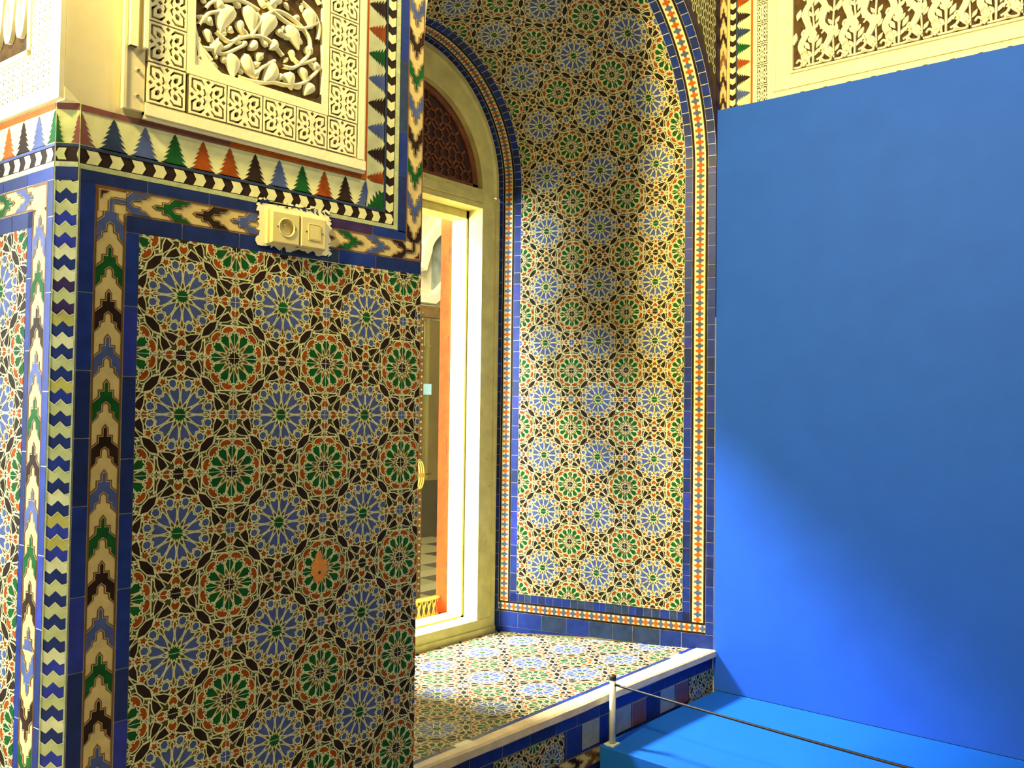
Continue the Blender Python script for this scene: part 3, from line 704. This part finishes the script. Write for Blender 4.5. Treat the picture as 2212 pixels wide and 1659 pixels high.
CROSS = [(.5,.0),(.30,.16),(.30,.30),(.0,.42),(.0,.58),(.30,.70),(.30,.84)]
def cross_poly(wt, wl):
    P = [(-.5*wt,-.03*wl),(-.46*wt,-.17*wl),(-.36*wt,-.22*wl),(-.22*wt,-.19*wl),(-.18*wt,-.40*wl),(-.07*wt,-.5*wl),(.07*wt,-.5*wl),(.18*wt,-.40*wl),(.22*wt,-.19*wl),(.36*wt,-.22*wl),(.46*wt,-.17*wl),(.5*wt,-.03*wl)]
    return P + [(-x,-y) for x,y in P]
def cross_run(u0_, u1_, v0_, v1_, vert, per=.0212, ph=0):
    ln = v1_-v0_ if vert else u1_-u0_; n = max(1, round(ln/per)); pr = ln/n
    if vert:
        ns = max(1, int(ln/.02)) if v1_ > SPR+.001 else 1
        for k in range(ns):
            a, b_ = v0_+ln*k/ns, v0_+ln*(k+1)/ns
            mb.face([Jm(x,y,.0002) for x,y in ((u0_,a),(u1_,a),(u1_,b_),(u0_,b_))], 'black')
            mb.face([Jm(x,y,.0010) for x,y in ((u0_+.0085,a),(u1_-.0085,a),(u1_-.0085,b_),(u0_+.0085,b_))], 'sand' if False else 'cream')
    else:
        rectf(mb, Jm, u0_, u1_, v0_, v1_, .0004, 'black'); rectf(mb, Jm, u0_, u1_, v0_+.0085, v1_-.0085, .0010, 'cream')
    for k in range(n):
        if vert: c = ((u0_+u1_)/2, v0_+pr*(k+.5)); poly = [(c[0]+x, c[1]+y) for x,y in cross_poly(.031,.0205)]
        else: c = (u0_+pr*(k+.5), (v0_+v1_)/2); poly = [(c[0]+y, c[1]+x) for x,y in cross_poly(.031,.0205)]
        mb.face([Jm(x,y,.0022) for x,y in poly], 'orange' if (k+ph) % 2 == 0 else 'slatesky')
mat('slatesky', (0.09, 0.115, 0.20), 0.5, spec=0.08)
mb = MB()
for u0_, u1_ in ((.033,.093),(.877,.930)):
    cross_run(u0_, u1_, -1.055, SPR, True); cross_run(u0_, u1_, SPR, VT, True, .0195)
cross_run(.033, .930, -1.10, -1.055, False, .0208, 1)
mb.build('cross_border', niche, False)
# spandrel mosaic between the arch and the corner
spn = MB()
R = random.Random(4)
for k in range(N//2, N):
    pass
def Sm(x, z, h): return Vector((x, fline(x)-h-.0005, z))
mbs = MB()
for i in range(-24, 34):
    for j in range(0, 46):
        x = FXC-.02+i*.027+(.0135 if j % 2 else 0); z = .78+j*.032
        r = math.hypot(x-FXC, z-SPR)
        if r < RF+.045 or x < .70 or x > 2.20 or z > 2.2: continue
        hexp = [(0,.021),(.009,.010),(.009,-.010),(0,-.021),(-.009,-.010),(-.009,.010)]
        mbs.face([Sm(x+a,z+b_,.0012) for a,b_ in hexp], 'cream')
        mbs.face([Sm(x+a*.42,z+b_*.62,.0020) for a,b_ in hexp], 'black')
for k in range(N):
    a0_, a1_ = PI-PI*k/N, PI-PI*(k+1)/N
    for r0_, r1_, m, h in ((RF+.002,RF+.028,'violet',.0016),):
        if a0_ < 2.75: mbs.face([Sm(FXC+r*math.cos(a), SPR+r*math.sin(a), h) for r, a in ((r0_,a0_),(r1_,a0_),(r1_,a1_),(r0_,a1_))], m)
    a, b_ = arc_front(k), arc_front(k+1)
    if a.x > .70: mbs.face([Sm(a.x,a.z,.0004), Sm(b_.x,b_.z,.0004), Sm(b_.x,2.3,.0004), Sm(a.x,2.3,.0004)], 'ground')
rectf(mbs, Sm, 2.206, 2.229, SPR-.6, 2.3, .0018, 'violet')
sb = mbs.build('spandrel_mosaic', None, False)
tag(sb, 'dark and cream mosaic of narrow hexagons on the spandrel beside the arch', 'tile panel')

# ------------------------------------------------------------------ niche bench: mosaic top, blue edge, stone nosing, tiled riser
def slope(y): return -1.157-.038*(y+.04)
def Bm(x, y, h): return Vector((x, y, slope(y)+h))
bench = thing('niche_bench', 'tiled bench top in the niche with star mosaic and stone front edge', 'bench', (1.43,.42,-1.77))
mb = MB(); pl_ = [(.682,.045),(2.187,.045),(1.946,.862),(.914,.862)]
zellige(mb, Bm, (.6,2.3,.0,.9), hull_planes(pl_), (1.16,.177)); mb.build('star_mosaic', bench, False)
mb = MB(); tile_row(mb, lambda a,b_,h: Bm(a,b_,h+.0006), .672, 2.195, .018, .046, .075, False, rnd=random.Random(8), cols=['cobalt','slate','violet','cobalt','ash','navy']); mb.build('blue_border', bench, False)
mb = MB(); i0_ = 24; rows = []
R = random.Random(2)
for i in range(i0_+1):
    x = .662+(2.2145-.662)*i/i0_; f = fline(x); j = R.uniform(-.0016,.0016) if 0 < i < i0_ else 0; st = .004 if x < 1.40 else 0
    rows.append([Vector((x,.020+j,-1.160)), Vector((x,.020+j,-1.1545)), Vector((x,f-.004+j,-1.1540)), Vector((x,f-.010-st+j,-1.158)), Vector((x,f-.011-st+j,-1.178)), Vector((x,f-.008-st,-1.1815-j)), Vector((x,f+.01,-1.1815))])
mb.grid(rows, 'stone', False, False); mb.face(rows[0], 'stone'); mb.face(rows[-1], 'stone')
mb.build('stone_nosing', bench)
mb = MB(); mb.prism([(.664,.012),(2.206,-.034),(2.186,.03),(1.938,.876),(.916,.876)], FLOOR, -1.192, 'grout'); struct(mb.build('wall_bench'), 'masonry under the niche bench')
riser = thing('tiled_riser', 'blue tiled riser with grey and brick-red insets under the bench edge', 'tile panel', (1.43,-.03,-1.77))
def Rm(x, z, h): return Vector((x, fline(x)+.006-h, z))
mb = MB(); R = random.Random(14)
tile_row(mb, Rm, .664, 2.212, -1.226, -1.182, .11, False, rnd=R, cols=['navy','cobalt','navy'])
tile_row(mb, Rm, .664, 2.212, -1.318, -1.227, .10, False, rnd=R, cols=['navy','navy','cobalt'])
tile_row(mb, Rm, .664, 2.212, -1.52, -1.372, .12, False, rnd=R, cols=['navy','cobalt'])
mb.build('blue_tiles', riser, False)
for x0, x1, m in ((1.382,1.474,'ash'),(1.569,1.655,'ash'),(1.661,1.748,'brick'),(1.842,1.937,'ash'),(1.944,2.032,'brick')):
    mb = MB(); rectf(mb, Rm, x0, x1, -1.309, -1.229, .0016, 'grout'); rectf(mb, Rm, x0+.0012, x1-.0012, -1.308, -1.230, .0022, m); mb.build('plain_inset', riser, False)
for x0, x1, an in ((.968,1.290,(1.06,-1.30)),(2.036,2.212,(2.10,-1.32))):
    mb = MB(); zellige(mb, lambda a,b_,h: Rm(a,b_,h+.0015), (x0,x1,-1.318,-1.228), rect_planes(x0,x1,-1.318,-1.228), an, .085, seams=False); mb.build('mosaic_inset', riser, False)
mb = MB(); chevrons(mb, lambda t,c,h: Rm(t, -1.345+.027*c, h+.0012), .664, 1.50, 1.30, .0857, ['black','umber','black'])
mb.build('chevron_inset', riser, False)

# ------------------------------------------------------------------ window
wy0, wy1 = .865, .945
win = MB()
FZ, FR, FH = .720, .402, .395
def arch_ring(mb, y0, y1, Ro, Ri, zo, zi, hi, m, n=36):
    rows = []
    for k in range(n+1):
        a = PI*k/n; co, so_ = math.cos(a), math.sin(a)
        o1 = (BXC+Ro*co, zo+Ro*so_); i1 = (BXC+Ri*co, zi+hi*so_)
        rows.append([(o1[0],y1,o1[1]),(o1[0],y0,o1[1]),(o1[0]+(i1[0]-o1[0])*.2,y0-.006,o1[1]+(i1[1]-o1[1])*.2),(o1[0]+(i1[0]-o1[0])*.3,y0,o1[1]+(i1[1]-o1[1])*.3),(i1[0],y0,i1[1]),(i1[0],y1,i1[1])])
    rows = [[(x,y,.70) for x,y,z in rows[0]]] + rows + [[(x,y,.70) for x,y,z in rows[-1]]]
    mb.grid(rows, m, False, False)
wr = bpy.data.objects.new('window_1', None); C.objects.link(wr); wr.location = (BXC, .9, -1.19)
struct(wr, 'arched yellow-painted window at the back of the niche')
mb = MB(); arch_ring(mb, wy0, wy1, .509, FR, SPR, FZ, FH, 'window_paint')
mb.box(1.833, 1.9365, wy0, wy1, -1.19, .70, 'window_paint'); mb.box(1.915, 1.938, wy0-.006, wy0, -1.19, .70, 'window_paint')
mb.box(.921, 1.025, wy0, wy1, -1.19, .70, 'window_paint')
mb.build('casing', wr)
mb = MB(); mb.box(1.025, 1.833, wy0, wy1, .640, .722, 'window_paint'); mb.box(1.025, 1.833, wy0-.008, wy0, .665, .698, 'window_paint'); mb.build('transom', wr)
mb = MB(); mb.box(.921, 1.9365, wy0-.004, wy1, -1.194, -1.125, 'window_paint'); mb.box(.921, 1.9365, wy0-.012, wy0, -1.195, -1.165, 'window_paint'); mb.build('bottom_rail', wr)
mb = MB(); mb.box(1.822, 1.885, .950, 1.036, -1.19, .64, 'window_paint'); mb.box(.97, 1.035, .950, 1.036, -1.19, .64, 'window_paint'); mb.box(.97, 1.885, .950, 1.036, .606, .72, 'window_paint'); mb.box(.97, 1.885, .950, 1.036, -1.19, -1.118, 'window_paint')
mb.box(1.8335, 1.836, .944, .951, -1.12, .64, 'dark_wood')
mb.build('rebate_frame', wr)
for k in range(30):
    if k < 14:
        a = PI*(.02+k*.07); x, z = BXC+.462*math.cos(a), .738+.452*math.sin(a)
    else: x, z = 1.888 + (.012 if k % 3 == 0 else -.004), .62-.118*(k-14)
    if z < -1.1: continue
    mb = MB(); mb.lathe([(.0001,.0035),(.0035,.0028),(.0052,.0)], (x,wy0,z), 'window_paint', 10, (0,-1,0)); mb.build('nail_head', wr)
for k in range(6):
    mb = MB(); mb.lathe([(.0001,.0035),(.0035,.0028),(.0052,.0)], (1.1+.13*k,wy0,.710), 'window_paint', 10, (0,-1,0)); mb.build('nail_head', wr)
mb = MB()
mb.face([(BXC+(FR+.02)*math.cos(PI*k/30), .905, FZ-.01+(FH+.02)*math.sin(PI*k/30)) for k in range(31)], 'red_dark')
Fm = lambda x,z,h: Vector((x,.905-h,z))
R = random.Random(6)
def inside(x, z, mrg=.035): return ((x-BXC)/(FR-mrg))**2+((z-FZ)/(FH-mrg))**2 < 1 and z > FZ+.02
for gx in range(-5, 6):
    for gz in range(0, 6):
        x, z = BXC+gx*.082+(.041 if gz % 2 else 0), FZ+.05+gz*.071
        if not inside(x, z): continue
        for k in range(8):
            a = k*PI/4; p = (x+.030*math.cos(a), z+.030*math.sin(a)); q = (x+.030*math.cos(a+PI/4), z+.030*math.sin(a+PI/4))
            mid = ((p[0]+q[0])/2*.7+x*.3, (p[1]+q[1])/2*.7+z*.3)
            mb.slab(ribbon([p, mid, q], .007), Fm, 0, .008, 'red_wood')
        for k in range(4):
            a = k*PI/2+PI/4; e = (x+.052*math.cos(a), z+.052*math.sin(a))
            if inside(*e, .02): mb.slab(ribbon([(x+.030*math.cos(a), z+.030*math.sin(a)), e], .009), Fm, 0, .007, 'red_wood')
for k in range(30):
    a0_, a1_ = PI*k/30, PI*(k+1)/30
    mb.slab([(BXC+r*math.cos(a), FZ+r*(FH/FR)*math.sin(a)) for r, a in ((FR-.03,a0_),(FR,a0_),(FR,a1_),(FR-.03,a1_))], Fm, 0, .012, 'red_wood')
mb.slab([(BXC-.4,FZ),(BXC+.4,FZ),(BXC+.4,FZ+.025),(BXC-.4,FZ+.025)], Fm, 0, .012, 'red_wood')
fo = mb.build('fanlight_panel', wr); fo['label'] = 'dark red carved wooden fanlight'
# shutter leaf folded back outside
SA = Vector((1.853, 1.048, 0)); sd = Vector((.72,.694,0)).normalized(); sn = Vector((-.694,.72,0)).normalized()
sh = thing('window_shutter', 'orange painted wooden shutter leaf standing edge-on in the open window', 'shutter', (SA.x, SA.y, -1.125))
def Lm(a, b_, z): p = SA+sd*a+sn*b_; return Vector((p.x, p.y, z))
mb = MB(); mb.box(0, .40, .004, .062, -1.125, .662, 'orange_wood', Lm); mb.box(.0, .40, 0, .0045, -1.12, .655, 'dark_wood', Lm)
for z in (.60, .5, .1, -.35): mb.box(-.0008, .002, .024, .027, z-.08, z, 'red_wood', Lm)
mb.build('leaf', sh)
for z in (.49, -.05, -.45, -.95):
    mb = MB(); q = Lm(-.006, .003, z); mb.tube([(q.x,q.y,z-.035),(q.x,q.y,z+.035)], .0065, 'brass', 10); mb.box(-.0015, .001, .003, .022, z-.055, z+.045, 'dark_wood', Lm); mb.build('hinge', sh)
# glazed door leaf seen through the opening
gd = thing('glazed_door', 'glazed door with beaded brown stile and brass pull handle seen through the window', 'door', (3.6,2.83,-1.77))
DY = 2.83
mb = MB(); mb.box(3.14, 3.312, DY-.02, DY+.025, -1.768, .50, 'dark_wood'); mb.box(4.05, 4.15, DY-.02, DY+.025, -1.768, .50, 'dark_wood'); mb.box(3.312, 4.05, DY-.02, DY+.025, -1.768, -1.62, 'dark_wood'); mb.box(3.312,4.05,DY-.02,DY+.025,.42,.50,'dark_wood'); mb.build('frame', gd)
mb = MB()
for k in range(44): mb.lathe([(.0001,.011),(.0065,.009),(.010,0)], (3.331,DY-.012,.45-k*.0457), 'far_brown', 8, (0,-1,0))
mb.box(3.312,3.352,DY-.012,DY+.02,-1.768,.42,'dark_wood'); mb.build('bead_strip', gd)
mb = MB(); mb.box(3.352, 4.05, DY, DY+.006, -1.62, .42, 'glass'); mb.build('pane', gd)
mb = MB(); mb.box(3.358, 3.438, DY-.005, DY-.0005, -.133, -.056, 'sticker'); so2 = mb.build('sticker', gd); so2['label'] = 'pale blue square sticker'
mb = MB(); mb.box(3.392, 3.424, DY+.007, DY+.02, -.74, .42, 'plaster_light'); mb.build('glazing_bar', gd)
mb = MB()
for dx in (0, .020, .040): mb.tube(smooth([(3.236+dx,DY-.02,-.587),(3.252+dx,DY-.07,-.607),(3.258+dx,DY-.085,-.69),(3.252+dx,DY-.07,-.78),(3.228+dx,DY-.02,-.80)],6), .009, 'brass', 8)
mb.tube([(3.24,DY-.08,-.698),(3.40,DY-.05,-.695)], .007, 'brass', 8); mb.box(3.232,3.30,DY-.098,DY-.07,-.712,-.682,'brass'); mb.build('handle', gd)
mb = MB(); mb.box(1.06, 1.86, 1.08, 1.10, -1.17, -1.13, 'brass')
for k in range(26):
    x = 1.06+.03*k; mb.tube([(x,1.09,-1.15),(x+.03,1.09,-1.06)], .004, 'brass', 6); mb.tube([(x+.03,1.09,-1.15),(x,1.09,-1.06)], .004, 'brass', 6)
mb.box(1.06, 1.86, 1.08, 1.10, -1.062, -1.05, 'brass')
tag(mb.build('window_grille', None), 'low golden lattice railing outside the window sill', 'railing')

# ------------------------------------------------------------------ the room beyond
mb = MB(); mb.box(-1.5, 12, 1.04, 9, FLOOR-.05, FLOOR, 'checker_floor'); struct(mb.build('floor'), 'black and white checkered floor beyond the window')
mb = MB(); mb.box(0.5, 12, 5.85, 6.05, FLOOR, 5.2, 'wall_paint'); struct(mb.build('wall_far'), 'cream wall of the room beyond the window')
la = thing('wall_niche', 'lobed arch moulding with grey panel on the far wall beyond the window', 'wall niche', (6.9,5.85,0))
Wm = lambda x,z,h: Vector((x,5.85-h,z))
AR = [(6.10,1.40),(6.138,1.526),(6.181,1.632),(6.19,1.70),(6.235,1.78),(6.30,1.85),(6.385,1.92),(6.41,1.97),(6.44,2.03),(6.52,2.10),(6.64,2.15)]
AR = AR+[(13.3-x, z) for x, z in AR[::-1]]
mb = MB(); mb.slab(ribbon(AR, .10), Wm, 0, .12, 'plaster_light'); mb.slab(ribbon([(5.6,1.06),(6.28,1.06),(6.40,1.16),(6.55,1.31),(6.75,1.31),(6.9,1.16),(7.02,1.06),(7.7,1.06)], .11), Wm, 0, .14, 'plaster_light'); mb.build('lobed_moulding', la)
mb = MB(); mb.slab([(6.33,1.20),(6.97,1.20),(6.97,1.88),(6.65,2.05),(6.33,1.88)], Wm, 0, .02, 'mirror_grey'); mb.build('grey_panel', la)
mb = MB(); mb.slab([(5.9,.84),(6.34,.84),(6.34,.99),(5.9,.99)], Wm, 0, .06, 'plaster_light')
for k in range(5):
    for j in range(2): mb.lathe([(.014,.064),(.026,.066),(.028,.058)], (6.10+.055*k, 5.85, .88+.07*j), 'far_brown', 10, (0,-1,0))
mb.build('lace_capital', la)
mb = MB(); mb.slab([(5.6,-1.1),(8.0,-1.1),(8.0,.82),(5.6,.82)], Wm, 0, .02, 'far_brown')
for j in range(3):
    p = [(6.20,.80)]
    for k in range(5): w_ = .03+.02*k; p += [(6.20+w_, .80-.06*(k+1)), (6.20+w_*.5, .80-.06*(k+1))]
    mb.slab(p+[(2*6.20-x, z) for x, z in p[::-1][:-1]], Wm, .02, .04, 'plaster_light')
mb.slab([(6.13,-.9),(6.25,-.9),(6.25,.45),(6.13,.45)], Wm, .02, .03, 'mirror_grey')
mb.build('panelled_dado', la)
mb = MB(); mb.slab([(5.6,-1.77),(8.0,-1.77),(8.0,-1.1),(5.6,-1.1)], Wm, 0, .03, 'black'); mb.build('dark_plinth', la)

# ------------------------------------------------------------------ right wall decoration above the blue partition
def Wr(a, z, h): return Vector((2.232+.04*a, -.0445-a, z)) + Vector((-.9992,-.04,0))*h
rp = thing('tiled_wall_border', 'vertical stepped-tree tile border up the right wall above the blue partition', 'tile strip', (2.236,-.1,.98))
z0, z1 = .90, 1.75
mb = MB(); chevrons(mb, lambda t,c,h: Wr(.016+.016*c, t, h), z0, z1, 1.3, .0857, ['black','umber','black']); rectf(mb, Wr, .0335,.0425,z0,z1,.0012,'sand'); mb.build('chevron_border', rp, False)
mb = MB(); arrows(mb, lambda t,w,h: Wr(.0435+.0265*w, t, h), z0, z1, z0, .043, True); rectf(mb, Wr, .0695,.0735,z0,z1,.0014,'slate'); mb.build('arrow_border', rp, False)
mb = MB(); trees(mb, lambda t,w,h: Wr(.0735+.0575*w, t, h), z0, z1, .962, .0617, ['green','sky','black','rust','green','slate','black','rust']); mb.build('tree_frieze', rp, False)
mb = MB(); rectf(mb, Wr, .131,.142,z0,z1,.0012,'orange'); mb.build('orange_fillet', rp, False)
rs = thing('carved_plaster_panel', 'bright yellow-lit plaster panel of carved arabesque above the blue partition', 'wall carving', (2.25,-.7,.98))
mb = MB()
rects(mb, Wr, .143, .158, z0, z1, 0, .010, 'plaster_light'); rects(mb, Wr, .203, 1.6, z0, 1.008, 0, .010, 'plaster_light')
rects(mb, Wr, .203, .232, 1.008, z1, 0, .010, 'plaster_light'); rects(mb, Wr, .225, .236, 1.000, z1, 0, .016, 'plaster_light'); rects(mb, Wr, .236, 1.6, 1.000, 1.011, 0, .016, 'plaster_light')
rects(mb, Wr, .232, .296, 1.011, z1, 0, .009, 'plaster_light'); rects(mb, Wr, .296, 1.6, 1.011, 1.060, 0, .009, 'plaster_light'); rects(mb, Wr, .294, .302, 1.056, z1, 0, .017, 'plaster_light'); rects(mb, Wr, .302, 1.6, 1.056, 1.064, 0, .017, 'plaster_light')
mb.build('moulded_frame', rs)
mb = MB(); rectf(mb, Wr, .158, .203, z0, z1, .002, 'plaster_dirt_shade')
for k in range(9): knot(mb, Wr, .158, .955+.0815*k, .045, .0815, .002, .012)
R = random.Random(3)
for k in range(9): # carved tops of the letters just clearing the partition
    a = .33+.085*k; rects(mb, Wr, a, a+.014, .9735, .9785, .009, .0125, 'plaster_dirt_shade')
mb.build('knotwork_border', rs, False)
mb = MB(); rectf(mb, Wr, .302, 1.6, 1.064, z1, .002, 'plaster_dirt_shade')
def band(path, wd, h=.015):
    p = smooth(path, 6); n = len(p)
    mb.slab(ribbon(p, [wd*(.75+.25*math.sin(PI*i/(n-1))) for i in range(n)]), Wr, .002, h, 'plaster_light', 'plaster')
def drop(a, b_, wd, h=.013):
    a = Vector(a); b_ = Vector(b_); d = b_-a; n = Vector((-d.y,d.x)).normalized(); L = []
    for t, w_ in ((0,.05),(.2,.5),(.45,1),(.7,.75),(.9,.3)): L.append((t, w_))
    pl = [tuple(a+d*t+n*wd*.5*w_) for t, w_ in L]+[tuple(b_)]+[tuple(a+d*t-n*wd*.5*w_) for t, w_ in L[::-1]]
    mb.slab(pl, Wr, .002, h, 'plaster_light', 'plaster')
PR = .150
for k in range(9):
    a = .302+PR*k
    band([(a+.035,1.075),(a+.050,1.10),(a+.030,1.15),(a+.060,1.21),(a+.045,1.27),(a+.085,1.34),(a+.075,1.42)], .023)
    band([(a+PR*.98,1.085),(a+PR*.80,1.12),(a+PR*.93,1.17),(a+PR*.72,1.22),(a+PR*.80,1.28),(a+PR*.58,1.34),(a+PR*.62,1.42)], .023)
    band([(a+.075,1.07),(a+.076,1.13),(a+.074,1.16)], .007); drop((a+.075,1.215),(a+.075,1.15), .030)
    for s_ in (-1, 1):
        drop((a+.075+s_*.012,1.13),(a+.075+s_*.032,1.165), .018); drop((a+.075+s_*.010,1.23),(a+.075+s_*.030,1.27), .018); drop((a+.075+s_*.005,1.29),(a+.075+s_*.024,1.325), .016)
        band([(a+.075+s_*.014,1.085),(a+.075+s_*.034,1.095),(a+.075+s_*.040,1.115),(a+.075+s_*.028,1.125),(a+.075+s_*.022,1.112)], .009)
        drop((a+.002 if s_ < 0 else a+PR-.002,1.16),(a+.012 if s_ < 0 else a+PR-.012,1.205), .020); drop((a+.015 if s_ < 0 else a+PR-.015,1.25),(a+.03 if s_ < 0 else a+PR-.03,1.29), .020)
    for c0, sg in ((a+.075, 1), (a+PR, -1)):      # sprigs filling the lobes
        for q, z in enumerate((1.115,1.165,1.215,1.265,1.315,1.365)):
            for s_ in (-1, 1):
                drop((c0+s_*.004, z-.012),(c0+s_*.021, z+.014), .013, .010)
        band([(c0,1.08),(c0+.003*sg,1.20),(c0-.003*sg,1.30),(c0,1.42)], .006, .010)
    for s_ in (-1, 1):
        for z in (1.125, 1.195, 1.265, 1.335): band([(a+.075+s_*.030,z-.014),(a+.075+s_*.042,z),(a+.075+s_*.034,z+.013),(a+.075+s_*.026,z+.004)], .008, .010)
    # script-like strokes along the foot of the panel
    band([(a+.004,1.072),(a+.030,1.073),(a+.034,1.090),(a+.022,1.098),(a+.014,1.088)], .008)
    band([(a+.050,1.072),(a+.098,1.073),(a+.104,1.086),(a+.118,1.074),(a+.140,1.075),(a+.136,1.098)], .008)
    band([(a+.062,1.074),(a+.060,1.098),(a+.068,1.104)], .008)
mb.build('arabesque_relief', rs, True)

# ------------------------------------------------------------------ blue partition, platform, barrier
def panel_pt(a, z, h): return Vector((2.2155+.04*a, -.046-a, z)) + Vector((-.9992,-.04,0))*h
mb = MB(); mb.slab([(0,-1.307),(2.3,-1.307),(2.3,.974),(0,.974)], panel_pt, -.014, .002, 'panel_blue')
tag(mb.build('exhibition_partition'), 'tall smooth blue exhibition partition standing against the right wall', 'partition')
mb = MB(); mb.prism([(1.452,-.036),(2.211,-.056),(2.303,-2.3),(1.430,-2.3)], FLOOR, -1.307, 'platform_blue')
o = mb.build('display_platform'); bv = o.modifiers.new('bevel', 'BEVEL'); bv.width = .003; bv.segments = 2
tag(o, 'low bright blue display platform in front of the blue partition', 'platform')
bp = thing('barrier_post', 'short cream barrier post with black cap on the platform corner', 'barrier post', (1.482,-.064,-1.307))
mb = MB(); mb.lathe([(.0001,0),(.0105,.0),(.0105,.205),(.0001,.205)], (1.482,-.064,-1.303), 'post_white', 24); mb.build('shaft', bp)
mb = MB(); mb.lathe([(.0112,0),(.0116,.004),(.0116,.012),(.0098,.0155),(.0001,.0165)], (1.482,-.064,-1.099), 'rubber', 24); mb.build('cap', bp)
mb = MB(); mb.prism([(1.462,-.082),(1.502,-.082),(1.502,-.046),(1.462,-.046)], -1.307, -1.302, 'post_white'); mb.build('base_plate', bp)
mb = MB(); mb.lathe([(.0001,.016),(.004,.015),(.0048,.009),(.0048,0)], (1.482,-.064,-1.113), 'rubber', 12, (0,-1,0)); mb.lathe([(.0001,.014),(.003,.014),(.003,0)], (1.482,-.064,-1.109), 'rubber', 10, (-.6,.8,0)); mb.build('rope_eye', bp)
path = [(1.482,-.078-.16*k, -1.113-.016*math.sin(PI*min(1,k/12))) for k in range(13)]
mb = MB(); mb.tube(smooth(path,4), .0040, 'rubber', 10)
tag(mb.build('barrier_rope'), 'thin dark cord stretched from the barrier post across the blue platform', 'rope')
